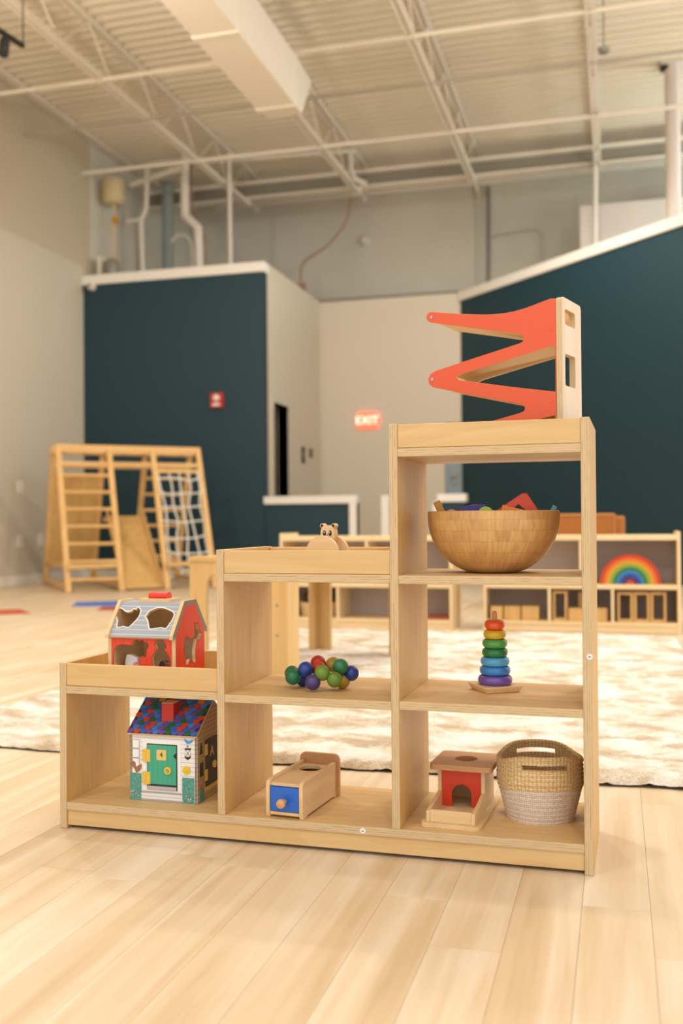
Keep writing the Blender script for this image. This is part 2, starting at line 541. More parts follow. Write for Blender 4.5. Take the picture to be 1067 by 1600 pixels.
# greige partition at the back with the blue-grey door
xg = -2.13
a = atY(695, 740, Y2).x
wb = struct(MB().plate([(XS, 0), (a, 0), (a, 2.12), (xg-.01, 2.12), (xg-.01, 0), (xg, 0), (xg, 3.98), (XS, 3.98)], [], 0, .14, lambda x, z, t: (x, Y2+t, z)).build('wall_partition', M_greige, smooth=0))
dd = struct(MB().box(a+.005, xg-.012, Y2+.03, Y2+.07, 0, 2.11).build('door_2', M_blueglass))
hp = atY(710, 744, Y2+.03)
MB().box(hp.x-.05, hp.x+.05, Y2+.005, Y2+.03, hp.z-.12, hp.z+.12).build('lock_plate', M_greypipe, dd, bevel=.006)
MB().lathe([(0, -.05), (.03, -.045), (.03, -.01), (.012, 0)], 16, (hp.x, Y2+.005, hp.z), ax='y').build('door_handle', M_steeldk, dd)
struct(MB().box(XS, xg, Y2-.015, Y2, 0, .115).build('baseboard_partition', M_white))
# diagonal teal wall
DA = -45.8
dv = Vector((cos(R(DA)), sin(R(DA)), 0))
wd = struct(MB().box(0, 6.2, 0, .15, 0, 3.86).build('wall_teal_right', M_teal, None, (xg, Y2-.02, 0), (0, 0, R(DA))))
struct(MB().box(-.03, 6.2, -.03, .18, 3.86, 3.985).build('trim_2', M_white, None, (xg, Y2-.02, 0), (0, 0, R(DA)), bevel=.004))
# low walls with white caps
def pony(n, x0, x1, postl, postr):
    o = struct(MB().box(x0, x1, Y1+.01, Y1+.12, 0, .94).build('wall_low_%s' % n, M_teal))
    t = MB().box(x0-.01, x1+.01, Y1-.02, Y1+.15, .94, 1.035)
    t.build('cap', M_white, o, bevel=.004)
    if postl: MB().box(x0-.06, x0+.03, Y1-.018, Y1+.148, 0, .94).build('end_post', M_white, o)
    if postr: MB().box(x1-.09, x1, Y1-.018, Y1+.148, 0, .94).build('end_post', M_white, o)
pony('left', XS+.005, atY(557, 776, Y1).x, 0, 1)
pony('right', atY(684, 776, Y1).x, atY(727, 776, Y1).x, 1, 0)
xa, xb = atY(595, 776, Y1).x, atY(607, 776, Y1).x
gp = thing('gate_post', 'narrow white gate post standing alone between the two low teal walls', 'post', ((xa+xb)/2, Y1+.06, 0))
MB().box(-.048, .048, -.05, .05, 0, 1.03).build('post', M_white, gp, bevel=.004)
MB().box(-.06, -.048, -.03, .03, .78, .84).build('hinge', M_steeldk, gp)
# doors and low wall bits that close the far right are hidden by the diagonal wall

# ceiling: corrugated steel deck, flutes along X
bm = bmesh.new(); prof = []
y = -3.2
while y < YB+.1:
    prof += [(y, ZD+.04), (y+.05, ZD+.04), (y+.065, ZD), (y+.135, ZD)]; y += .152
for (ya, za), (yb_, zb) in zip(prof, prof[1:]):
    bm.faces.new([bm.verts.new(p) for p in ((XL-.1, ya, za), (5, ya, za), (5, yb_, zb), (XL-.1, yb_, zb))])
me = bpy.data.meshes.new('deck'); bm.to_mesh(me); bm.free(); me.materials.append(M_deck)
struct(link('ceiling', me))

# roof joists
jl = ['roof joist along the left wall, tucked against the greige paint',
      'white steel roof joist between the left wall and the square duct',
      'white steel roof joist running on past the end of the square duct',
      'white steel roof joist in the middle of the ceiling, right of the duct',
      'white steel roof joist furthest right, above the white panel']
for k, X in enumerate((-6.72, -5.17, -3.50, -1.865, -.20)):
    t = thing('roof_joist', jl[k], 'joist', (X, 0, ZD-.53), 0, 'steel roof joists')
    MB().box(-.05, -.008, -3.2, YB-.02, .47, .525).box(.008, .05, -3.2, YB-.02, .47, .525).build('top_chord', M_steel, t, smooth=0)
    if k == 0: continue
    MB().box(-.045, -.008, -3.2, YB-1.5, -.02, .03).box(.008, .045, -3.2, YB-1.5, -.02, .03).build('bottom_chord', M_steel, t, smooth=0)
    wv = MB(); y = -3.0; flip = 0
    while y < YB-.6:
        wv.bar((0, y, .01 if flip else .49), (0, y+.55, .49 if flip else .01), .016, .016); y += .55; flip = not flip
    wv.build('web', M_steel, t, smooth=0)

# cross lines under the deck
def rod(name, label, cat, pts, r, mat, group=None, n=8):
    o = MB().tube(pts, r, n).build(name, mat, None)
    return tag(o, label, cat, group)
yb1 = 9.34
rod('bridging_rod', 'thin white cross brace under the joists, nearest of the cross braces', 'brace', [(XL, yb1, 5.36), (4.9, yb1, 5.36)], .022, M_deck, 'joist bridging')
rod('bridging_rod', 'dull grey cross brace crossing behind the duct end, second of the cross braces', 'brace', [(XL, 10.4, 5.36), (4.9, 10.4, 5.36)], .016, M_brace, 'joist bridging')
rod('bridging_rod', 'thin white cross brace far back, close in front of the girder', 'brace', [(XL, 11.78, 5.36), (4.9, 11.78, 5.36)], .026, M_steel, 'joist bridging')
gd = thing('girder', 'painted steel girder crossing under the deck near the back wall', 'girder', (0, 13.55, 5.40))
MB().box(XL+.02, 4.9, -.08, .08, .20, .24).build('top_flange', M_steel, gd)
MB().box(XL+.02, 4.9, -.012, .012, .02, .20).build('web', M_steeldk, gd)
MB().box(XL+.02, 4.9, -.08, .08, 0, .02).build('bottom_flange', M_steel, gd)
rod('sprinkler_main', 'thick white pipe running right along the top of the back wall', 'pipe', [(-5.9, 14.25, 5.58), (4.9, 14.25, 5.58)], .055, M_pipe, None, 14)

# square duct
du = thing('air_duct', 'large square cream air duct hanging below the joists', 'duct', (0, 0, 4.8))
x0, x1 = -3.40, -3.0
def dsec(a, b, g=0.0, ht=.50):
    return MB().hexa([(x0-g, a, -g), (x1+g, a, -g), (x1+g, b, -g), (x0-g, b, -g)], [(x0-g, a, ht+g), (x1+g, a, ht+g), (x1+g, b, ht+g), (x0-g, b, ht+g)])
dsec(-3.2, 7.72).build('duct_section', M_duct, du, smooth=0)
dsec(7.76, 9.28).build('duct_section', M_duct, du, smooth=0)
dsec(7.71, 7.77, .012).build('flange', M_duct, du, smooth=0)
MB().hexa([(x0, 9.28, 0), (x1, 9.28, 0), (x1-.02, 9.52, .02), (x0+.02, 9.52, .02)], [(x0, 9.28, .5), (x1, 9.28, .5), (x1-.02, 9.88, .5), (x0+.02, 9.88, .5)]).build('end_cap', M_duct, du, smooth=0)
dsec(9.24, 9.30, .01).build('flange', M_duct, du, smooth=0)

# track light at the top left corner
tz = 4.95
a, b = atZ(36, 72, tz), atZ(-60, 10, tz)
tl = thing('track_light', 'black track light with one spot head at the top left', 'light', tuple(a))
MB().bar((0, 0, 0), tuple(b-a), .04, .035).build('track', M_black, tl, smooth=0)
h = (a+(b-a)*.32)-a
MB().tube([h, h+Vector((0, 0, -.06))], .012).build('stem', M_black, tl)
MB().tube([h+Vector((-.02, .03, -.05)), h+Vector((.03, -.06, -.20))], .045, 14).build('spot_head', M_black, tl)
MB().tube([a-a+Vector((0, 0, .0)), Vector((0, 0, ZD-tz-.02))], .006, 6).build('hanger', M_black, tl)

# ------------------------------------------------------------------ things up by the ceiling
YP = 12.7
def pp(*uv, Y=YP): return [atY(u, v, Y) for u, v in uv]
rz0 = 3.86
YT = 12.2
def pipe(name, label, uv, r, mat, Y=YP, sm=True, cat='pipe', foot=False):
    p = pp(*uv, Y=Y)
    if foot: p[-1].z = rz0
    return rod(name, label, cat, smoothpath(p, 5) if sm and len(p) > 2 else p, r, mat, None, 12)
pipe('vent_pipe', 'thick white pipe with a jog dropping onto the teal box', [(290, 195), (289, 325), (293, 340), (308, 355), (310, 368), (312, 412)], .062, M_pipe, foot=True)
pipe('vent_pipe', 'white pipe with a slight bend left of the thick jogged pipe', [(230, 265), (228, 325), (222, 340), (221, 355), (224, 418)], .036, M_pipe, foot=True)
pipe('branch_pipe', 'sloping white pipe joining the thick jogged pipe from the left', [(204, 289), (286, 261)], .045, M_pipe, sm=False)
pipe('branch_pipe', 'long white pipe climbing from the cream tank to the upper right', [(162, 272), (352, 230)], .034, M_pipe, Y=13.0, sm=False)
pipe('vent_pipe', 'thin straight white pipe right of the thick jogged pipe', [(358, 240), (360, 408)], .030, M_pipe, foot=True)
pipe('branch_pipe', 'short white stub pipe left of the slightly bent pipe', [(199, 346), (224, 342)], .028, M_pipe, sm=False)
pipe('branch_pipe', 'white pipe ending in an elbow below the duct end', [(322, 254), (540, 236), (547, 240), (549, 268), (556, 280), (572, 287)], .036, M_pipe, Y=13.1)
pipe('flue_duct', 'grey wrapped flue standing behind the white pipes', [(262, 285), (262, 414)], .085, M_greypipe, Y=13.3, sm=False, cat='duct', foot=True)
pipe('copper_pipe', 'thin copper pipe hugging the right of the jogged pipe', [(299, 205), (300, 325), (318, 362), (322, 412)], .014, M_copper, Y=12.82, foot=True)
pipe('hose', 'pale hose arching behind the thick jogged pipe', [(268, 378), (278, 368), (292, 370), (300, 390), (303, 412)], .020, M_pipe, Y=12.95, foot=True, cat='hose')
tk = thing('expansion_tank', 'cream cylindrical tank on a thin stem in the back left corner', 'tank', tuple(atY(178, 320, YT)))
MB().lathe([(0, .005), (.11, .005), (.15, .05), (.15, .30), (.13, .345), (0, .36)], 24).build('tank', M_cream, tk)
b = atY(178, 392, YT)-atY(178, 320, YT)
MB().tube([(0, 0, .02), (0, 0, rz0-tk.location.z)], .018).build('stem', M_cream, tk)
MB().lathe([(0, -.02), (.05, -.02), (.05, .02), (0, .02)], 14, (.03, -.02, -.22), ax='y').build('valve', M_gold, tk)
p = atY(175, 416, YT-.2); p.z = rz0
pu = thing('boiler_unit', 'dark grey machine on the teal box below the cream tank', 'machine', tuple(p))
MB().box(-.09, .09, -.1, .1, 0, .12).build('base', M_black, pu)
MB().lathe([(0, 0), (.09, 0), (.10, .05), (.10, .2), (.06, .27), (0, .28)], 20, (0, 0, .12)).build('motor', M_steeldk, pu)
MB().box(-.16, -.12, -.1, .1, 0, .42).build('bracket', M_pipe, pu)
p = atY(192, 416, YT); p.z = rz0
o = tag(MB().lathe([(0, 0), (.055, 0), (.055, .13), (.03, .16), (0, .165)], 18).build('valve_can', M_pipe, None, tuple(p)), 'small white canister beside the dark machine', 'canister')
p = atY(201, 400, YT); p.z = rz0
rp = thing('relief_valve', 'small red valve on a grey foot beside the white canister', 'valve', (p.x+.03, YT+.1, rz0))
MB().box(-.07, .11, -.06, .06, 0, .07).build('foot', M_greypipe, rp)
MB().lathe([(0, .07), (.05, .07), (.07, .13), (.07, .23), (.04, .27), (0, .27)], 14, (-.03, 0, 0)).build('body', M_red, rp)
p = atY(275, 412, YP); p.z = rz0
tag(MB().lathe([(0, 0), (.06, 0), (.06, .05), (.025, .07), (0, .09)], 16).build('roof_vent', M_pipe, None, tuple(p)), 'small white vent cap between the flue and the jogged pipe', 'vent')
# back wall conduits
YC = YB-.05
pipe('conduit', 'thin rusty conduit swinging down from the back wall pipe', [(549, 302), (541, 345), (512, 383), (480, 405), (471, 418), (470, 440)], .018, M_copper, Y=14.28, cat='conduit')
p = atY(472, 448, 14.28)
tag(MB().box(-.06, .06, -.03, .03, -.06, .06).build('junction_box', M_copper, None, tuple(p), bevel=.01), 'small rusty junction box at the end of the rusty conduit', 'box')
pipe('conduit', 'dark vertical conduit on the back wall above the diagonal teal wall', [(763, 292), (763, 440)], .028, M_steeldk, Y=YC, sm=False, cat='conduit')
pipe('conduit', 'pale vertical conduit on the back wall beside the dark one', [(747, 292), (747, 450)], .022, M_block, Y=YC, sm=False, cat='conduit')
pipe('conduit', 'rounded grey conduit bend on the back wall right of the dark conduit', [(770, 368), (828, 358), (842, 361), (846, 372), (846, 415)], .016, M_block, Y=YC, cat='conduit')
p = atY(570, 376, YC)
al = thing('wall_sensor', 'small round white sensor on the back wall', 'sensor', tuple(p))
MB().lathe([(0, -.06), (.05, -.055), (.075, -.02), (.075, .05)], 20, ax='y').build('dome', M_pipe, al)
pl = atY(500, 462, Y2+.1); pr = atY(716, 452, Y2+.1)
rod('conduit', 'grey conduit lying along the top edge of the greige partition', 'conduit', [(pl.x, Y2+.07, 4.01), (pr.x, Y2+.07, 4.01)], .028, M_steeldk)
# right side: panel, columns
YPn = 13.6
p = atY(906, 322, YPn)
tag(MB().box(p.x, 4.2, YPn, YPn+.12, 0, p.z).build('plaster_panel', M_panel, None), 'tall pinkish white panel rising behind the diagonal teal wall', 'panel')
YK = 11.9
xk = atY(1051, 200, YK).x
cl = thing('round_column', 'round white column rising behind the diagonal wall at the right edge', 'column', (xk, YK, 0))
MB().lathe([(0, 0), (.085, 0), (.085, ZD-.03), (0, ZD-.03)], 20).build('shaft', M_panel, cl)
MB().box(-.13, .13, -.13, .13, ZD-.03, ZD-.002).build('cap_plate', M_panel, cl)
p = atY(1038, 102, YK-.02)
sp = thing('ceiling_speaker', 'small black box fixed beside the round white column', 'speaker', tuple(p))
MB().box(-.05, .05, -.05, .05, -.06, .06).build('box', M_black, sp, bevel=.006)
MB().bar((.04, 0, .05), (.04, 0, ZD-p.z), .02, .02).build('bracket', M_black, sp)
pipe('drop_pipe', 'thin white drop pipe in front of the pinkish white panel', [(930, 232), (930, 425)], .030, M_pipe, Y=13.45, sm=False)
p = atZ(943, 76, 5.3)
sn = thing('ceiling_sensor', 'small grey ceiling sensor beside the rightmost joist', 'sensor', tuple(p))
MB().lathe([(0, -.05), (.05, -.04), (.06, .0), (0, .01)], 16).build('dome', M_steeldk, sn)
MB().tube([(0, 0, 0), (0, 0, ZD-p.z)], .008, 6).build('stem', M_steeldk, sn)

# ------------------------------------------------------------------ small fittings on the walls
p = atY(340, 626, Y1)
fa = thing('fire_alarm', 'red fire alarm box on the left teal wall', 'alarm', (p.x, Y1, p.z))
MB().box(-.085, .085, -.05, 0, -.095, .095).build('case', M_red, fa, bevel=.008)
MB().lathe([(0, -.075), (.035, -.07), (.045, -.05)], 18, (0, 0, .03), ax='y').build('lens', M_pipe, fa)
MB().box(-.05, .05, -.056, -.05, -.07, -.04).build('label_plate', M_white, fa)
p = atY(145, 449, Y1)
sc = thing('security_camera', 'small white dome camera under the white cap by the left wall', 'camera', (p.x, Y1, p.z))
MB().lathe([(0, -.10), (.035, -.095), (.05, -.06), (.05, 0)], 18, ax='y').build('dome', M_pipe, sc)
MB().lathe([(0, -.115), (.018, -.11), (.02, -.1)], 12, ax='y').build('lens', M_black, sc)
for u, v, l in ((31, 761, 'upper white outlet plate on the left wall'), (31, 846, 'low white outlet plate on the left wall, further from the climber'), (64, 843, 'low white outlet plate on the left wall, closer to the climber')):
    p = atX(u, v, XL+.012)
    t = thing('wall_outlet', l, 'outlet', tuple(p), 0, 'outlets on the left wall')
    MB().box(0, .008, -.06, .06, -.07, .07).build('plate', M_white, t, bevel=.003)
    for z in (.03, -.03): MB().box(.008, .010, -.02, .02, z-.015, z+.015).build('socket', M_greige, t)
for u, v, hh, ww, l in ((473, 711, .115, .05, 'tall dark keypad on the greige side wall by the doorway'), (485, 708, .06, .05, 'small dark switch beside the tall keypad')):
    p = atX(u, v, XS)
    t = thing('wall_switch', l, 'switch', tuple(p))
    MB().box(0, .02, -ww*1.1, ww*1.1, -hh, hh).build('plate', M_black, t, bevel=.004)
    MB().box(.02, .026, -ww*.5, ww*.5, -hh*.4, hh*.4).build('button', M_steeldk, t)
# exit sign
p = atY(575, 657, Y2)
ex = thing('exit_sign', 'glowing red EXIT sign on the greige partition', 'sign', (p.x, Y2, p.z))
M_exit = plain('exit_glow', 'ff7a58', .5, emit='ff5a3a', es=1.6)
M_exitl = plain('exit_letters', 'fff0e0', .5, emit='ffe2cc', es=1.5)
MB().box(-.15, .15, -.05, 0, -.115, .115).build('case', M_exit, ex, bevel=.006)
me = text_mesh('EXIT', .17, .002); me.materials.append(M_exitl)
link('lettering', me, ex, (0, -.053, -.005), (R(90), 0, 0))
MB().plate([(.15, -.045), (.19, 0), (.15, .045)], [], -.048, -.01).build('arrow', M_exit, ex)

# ------------------------------------------------------------------ the stepped shelf
SO, SA = Vector((-1.2717, 2.0889, 0)), -.0179
SD, ST, SL = .307, .0182, 1.22
H1, H2, H3 = .3884, .6552, .9243
SX2, SX3, BBZ = .4022, .8037, .0621
Z1, Z2A, Z2B, Z3A, Z3B, Z3C = .3349, .6021, .3319, .8715, .601, .3338      # board tops


def W(x, y, z=0.0): return SO+Vector((x*cos(SA)-y*sin(SA), x*sin(SA)+y*cos(SA), z))


shelf = thing('stepped_shelf', 'three-step birch plywood toy shelf standing in the foreground', 'shelf', tuple(SO), SA)
SM_V = [M_faceZ, M_edgeX]; SM_H = [M_faceX, M_edgeZ]
def panel(name, x0, z0, z1, bev=.0015):
    return MB().box(0, ST, 0, SD, 0, z1-z0, 0, 0, 1, 1).build(name, SM_V, shelf, (x0, 0, z0), bevel=bev)
def board(name, x0, x1, ztop, th=.018, y0=0.0, y1=SD):
    return MB().box(0, x1-x0, 0, y1-y0, 0, th, 0, 1, 1, 0).build(name, SM_H, shelf, (x0, y0, ztop-th), bevel=.001)
panel('side_panel', 0, 0, H1); panel('side_panel', SL-ST, 0, H3)
panel('divider', SX2, BBZ, H2); panel('divider', SX3, BBZ, H3)
board('bottom_board', ST, SL-ST, BBZ)
xa, xb, xc = (ST, SX2), (SX2+ST, SX3), (SX3+ST, SL-ST)
board('shelf_board', *xa, Z1); board('shelf_board', *xb, Z2A); board('shelf_board', *xb, Z2B)
board('shelf_board', *xc, Z3A); board('shelf_board', *xc, Z3B); board('shelf_board', *xc, Z3C)
for (x0, x1), zt, top in ((xa, Z1, H1), (xb, Z2A, H2), (xc, Z3A, H3)):
    for y in (0.002, SD-.012):
        MB().box(0, x1-x0, 0, .011, 0, top-zt-.002).build('tray_lip', M_faceX, shelf, (x0, y, zt+.0004), bevel=.0015)
for y in (.004, SD-.02): MB().box(0, SL-2*ST, 0, .015, 0, BBZ-.018-.008).build('kick_board', M_faceX, shelf, (ST, y, .008), bevel=.001)
# stickers, screws
M_stick = plain('sticker', 'e9e6e2', .4)
M_ink = plain('ink', '2a2624', .6)
for u, v in ((567, 1298), (921, 1026)):
    s_, z_ = onplane(u, v, tuple(SO), SA)
    o = MB().lathe([(0, -.0006), (.0062, -.0006), (.0062, 0), (0, 0)], 20, ax='y').build('sticker', M_stick, shelf, (s_, -.0004, z_))
    MB().box(-.0025, .0025, -.001, -.0007, -.0012, .0004).build('mark', M_ink, o)
for (x, z) in ((SX3+ST, .70), (SX3+ST, .668), (SX2+ST, .40), (SX2+ST, .375)):
    MB().lathe([(0, 0), (.0035, 0), (.003, .0008), (0, .001)], 12, ax='x').build('screw', M_screw, shelf, (x, .03 if z in (.70, .40) else SD-.03, z))

# ------------------------------------------------------------------ rug
rx0, rx1, ry0, ry1 = -2.28, .33, 2.775, 6.22
NX, NY = 200, 260
bm = bmesh.new()
def rugh(x, y):
    e = min(x-rx0, rx1-x, y-ry0, ry1-y)
    h = .026*(1-math.exp(-max(e, 0)/.012))
    h += .004*sin(x*9+y*4)*sin(y*7-x*3)+.004*sin(x*31+sin(y*17)*2)*sin(y*27+sin(x*13))+random.uniform(-.0035, .0035)
    h += .006*max(0, 1-(y-ry0)/.25)*(.6+.5*sin(x*5.1+.6))
    return max(h, .002)+.004
def edge(t, n, k=.03): return t
grid = []
for j in range(NY+1):
    row = []
    for i in range(NX+1):
        x = rx0+(rx1-rx0)*i/NX; y = ry0+(ry1-ry0)*j/NY
        dx = .006*sin(y*23)+random.uniform(-.003, .003); dy = .006*sin(x*19)+random.uniform(-.003, .003)
        row.append(bm.verts.new((x+dx, y+dy, rugh(x, y))))
    grid.append(row)
for j in range(NY):
    for i in range(NX): bm.faces.new((grid[j][i], grid[j][i+1], grid[j+1][i+1], grid[j+1][i]))
me = bpy.data.meshes.new('rug_pile'); bm.to_mesh(me); bm.free(); me.materials.append(M_rug)
for p_ in me.polygons: p_.use_smooth = True
rug = thing('rug', 'shaggy cream and beige rug on the floor behind the shelf', 'rug', (rx0, ry0, 0))
o = link('pile', me, rug, (-rx0, -ry0, 0))
MB().box(.012, rx1-rx0-.012, .012, ry1-ry0-.012, .0005, .006).build('backing', M_rugback, rug)

# ------------------------------------------------------------------ toys on the shelf
def toy(name, label, cat, x, y, z, rot=0.0, group=None): return thing(name, label, cat, tuple(W(x, y, z)), SA+R(rot), group)

# ring stacker
t = toy('ring_stacker', 'wooden ring stacker with seven rainbow rings on a diamond base', 'stacker', 1.0, .185, Z3C, 0)
d = .066
def diam(k): return [(d*k*cos(R(a)), d*k*sin(R(a))) for a in (-100, -10, 80, 170)]
MB().hexa([(x, y, 0) for x, y in diam(.84)], [(x, y, .014) for x, y in diam(1)]).build('base', M_birch, t, bevel=.002)
z = .013
rings = [('purple', '6a4a9c', .0385, .0225), ('blue', '2d7fc4', .0345, .0205), ('light_blue', '53a9d6', .0325, .0205), ('green', '1f7a44', .0290, .0205), ('light_green', '4f9f4c', .0280, .0205), ('yellow', 'd8b62c', .0255, .0205), ('orange', 'ea5a1e', .0230, .0225)]
for nm, c, r, h in rings:
    q = h/2
    prof = [(.006, z+.001), (r-q*.8, z+.0005)]+[(r-q*.8+q*.8*cos(R(a)), z+q+q*.98*sin(R(a))) for a in range(-90, 91, 15)]+[(.006, z+h-.001)]
    MB().lathe(prof, 40).build('ring', plain('ring_'+nm, c, .35, coat=.3), t); z += h-.0003
MB().lathe([(.0058, .013), (.0058, z+.012), (.0048, z+.019), (0, z+.021)], 20).build('peg', M_beech, t)

# bead cluster
t = toy('bead_cluster', 'grasping toy of colourful wooden balls on the middle step shelf', 'toy', .60, .12, Z2B, 0)
bc = {'green': '1f6f45', 'blue': '27408f', 'purple': '4a3a72', 'red': 'c23a1e', 'lime': '6f8f30', 'yellow': 'b3922c', 'dgreen': '2b7a4a'}
bmats = {k: wood('bead_'+k, c, tuple(x*.78 for x in lin(c)[:3]), 'z', .4, 40) for k, c in bc.items()}
rb = .0180; ctr = {}
for col, u, v, y in (('green', 456.5, 1052, .150), ('green', 457.7, 1058, .095), ('blue', 477.7, 1046, .105), ('blue', 473, 1062, .145), ('purple', 488.5, 1066, .075), ('red', 497, 1036, .150), ('red', 499, 1046, .130),
                     ('lime', 503.5, 1051.5, .085), ('yellow', 520.6, 1038.5, .155), ('dgreen', 532, 1041.5, .120), ('lime', 522.7, 1062, .090), ('blue', 548.5, 1052, .140), ('yellow', 535, 1064, .135)):
    O_ = W(0, y, 0); s_, z_ = onplane(u, v, tuple(O_), SA)
    z_ = max(z_-Z2B, rb)
    P_ = (s_-.60, y-.12, z_); ctr[len(ctr)] = P_
    MB().sphere(P_, rb, 24).build('ball', bmats[col], t)
for a, b in ((0, 1), (1, 3), (1, 2), (3, 4), (2, 6), (5, 6), (4, 7), (6, 7), (7, 10), (8, 9), (9, 11), (9, 10), (10, 12), (11, 12), (6, 8)):
    MB().tube([ctr[a], ctr[b]], .0015, 6).build('elastic_cord', M_ink, t)

# drawer box
dw, dl, dh, tk_ = .089, .212, .083, .009
t = toy('drawer_box', 'wooden ball drop box with a blue drawer front on the bottom board', 'toy box', .513, .012, BBZ, -4.5)
sideo = rrect(0, 0, dl-.006, dh, .012, 5, (1, 0, 0, 1))
sideo = [(.012, .0)]+[p for p in rrect(0, .0, dl-.006, dh, .012, 5, (0, 0, 0, 1)) if True]
sideo = [(.0, .008), (.003, 0), (.02, 0), (.03, .004), (dl-.03, .004), (dl-.02, 0), (dl-.006, 0), (dl-.006, dh), (.014, dh), (.006, dh-.003), (.0015, dh-.008), (0, dh-.015)]
for x in (0, dw-tk_):
    MB().plate(sideo, [], x, x+tk_, lambda a, b, q: (q, a, b)).build('side_panel', M_birchY, t, bevel=.0012)
MB().plate([(tk_, .008), (dw-tk_, .008), (dw-tk_, dl-.006), (tk_, dl-.006)], [circ(dw/2, dl-.062, .026, 32)], dh-.014, dh-.007, lambda a, b, q: (a, b, q)).build('top_board', M_birchY, t)
MB().plate(rrect(-.006, .0, dw+.006, dh+.016, .014, 5, (0, 0, 1, 1)), [], dl-.006, dl+.004).build('back_board', M_beech, t, bevel=.0015)
MB().box(tk_, dw-tk_, .004, dl-.006, .006, .013).build('bottom_board', M_birchY, t)
dwr = MB().box(tk_+.001, dw-tk_-.001, .003, .011, .0145, dh-.0155).build('drawer', plain('blue_lacquer', '1560c4', .35, coat=.3), t, bevel=.0008)
MB().lathe([(.005, 0), (.005, -.008), (.0085, -.012), (.0105, -.018), (.0095, -.024), (.005, -.0275), (0, -.028)], 24, (dw/2, .003, .037), ax='y').build('knob', M_beech, dwr)
MB().box(tk_+.003, dw-tk_-.003, .011, dl-.01, .0145, .018).build('drawer_tray', M_birchY, dwr)

# tray box (red front with an arch)
pw_, pd_ = .130, .262
t = toy('tray_box', 'wooden ball drop box with red arched front and a tray', 'toy box', .857, .030, BBZ, -2.5)
fz = lambda a, b, q: (a, b, q)
MB().plate(rrect(0, 0, pw_, pd_, .014), [], 0, .009, fz).build('base', M_birchY, t, bevel=.002)
bx0, bx1, by0, by1, bz0, bz1 = .012, .118, .122, .232, .009, .098
MB().box(bx0, bx0+.008, by0, by1, bz0, bz1).build('side_panel', M_birchY, t); MB().box(bx1-.008, bx1, by0, by1, bz0, bz1).build('side_panel', M_birchY, t)
MB().box(bx0+.008, bx1-.008, by1-.008, by1, bz0, bz1).build('back_panel', M_birchY, t)
cx = (bx0+bx1)/2; ar = .0225
arch = [(cx-ar, bz0+.004), (cx-ar, bz0+.032)]+[(cx-ar*cos(R(a)), bz0+.032+ar*sin(R(a))) for a in range(15, 180, 15)]+[(cx+ar, bz0+.032), (cx+ar, bz0+.004)]
fr = [(bx0+.008, bz0+.004)]+arch+[(bx1-.008, bz0+.004), (bx1-.008, bz1), (bx0+.008, bz1)]
MB().plate(fr, [], by0+.004, by0+.009).build('front_panel', plain('red_lacquer', 'd2391b', .4, coat=.2), t)
rf = MB().plate(rrect(-.004, .103, pw_+.006, .245, .012), [circ(cx, .178, .026, 36)], bz1, bz1+.012, fz).build('lid', M_beech, t, bevel=.003)
MB().box(bx0+.002, bx1-.002, .014, by0+.004, bz0, bz0+.004).build('tray_floor', M_birchY, t)
MB().box(bx0+.008, bx1-.008, .012, .020, bz0, bz0+.026).build('tray_wall', M_birch, t, bevel=.001)
for x in (bx0, bx1-.008):
    MB().plate([(.010, bz0), (by0, bz0), (by0, bz0+.040), (.07, bz0+.030), (.010, bz0+.024)], [], x, x+.008, lambda a, b, q: (q, a, b)).build('tray_wall', M_birchY, t, bevel=.001)

# basket
t = toy('basket', 'small woven basket, jute above white rope, with handle slots', 'basket', 1.098, .178, BBZ, 12)
NB, hB = 96, .128
def rad(f): return .074+.020*min(1, f*1.6)-.004*max(0, f-.75)*4*.3
def topz(a): # rim rises at the two handles
    k = max(0, abs(sin(a))-.30)/.70
    return hB*(1+.13*k*k*(3-2*k))
def wallgrid(f0, f1, rows, amp, twist, nameF, slot=False, thick=.007):
    b = MB(); G = {}
    for side in (0, 1):
        for j in range(rows+1):
            f = f0+(f1-f0)*j/rows
            for i in range(NB):
                a = 2*PI*i/NB
                z = f*topz(a) if f > .45 else f*hB+(f/.45)**2*(f*topz(a)-f*hB)
                r = rad(f)
                if not side: r += amp*(sin(j*PI/2.0)*.6+twist*sin(i*1.6+(j % 4)*1.6)*.8)
                else: r -= thick
                G[side, j, i] = b.bm.verts.new((r*cos(a), r*sin(a), z))
    def hole(i, j):
        f = f0+(f1-f0)*(j+.5)/rows; a = 2*PI*(i+.5)/NB
        return slot and abs(sin(a)) > .88 and .83 < f < .915
    for j in range(rows):
        for i in range(NB):
            k = (i+1) % NB
            if hole(i, j):
                continue
            b.face([G[0, j, i], G[0, j, k], G[0, j+1, k], G[0, j+1, i]]); b.face([G[1, j, i], G[1, j+1, i], G[1, j+1, k], G[1, j, k]])
            if slot:
                if hole(i, j+1 if j+1 < rows else j): b.face([G[0, j+1, i], G[0, j+1, k], G[1, j+1, k], G[1, j+1, i]])
                if j and hole(i, j-1): b.face([G[0, j, i], G[1, j, i], G[1, j, k], G[0, j, k]])
    for j in (0, rows):
        for i in range(NB):
            k = (i+1) % NB; b.face([G[0, j, i], G[0, j, k], G[1, j, k], G[1, j, i]])
    return b
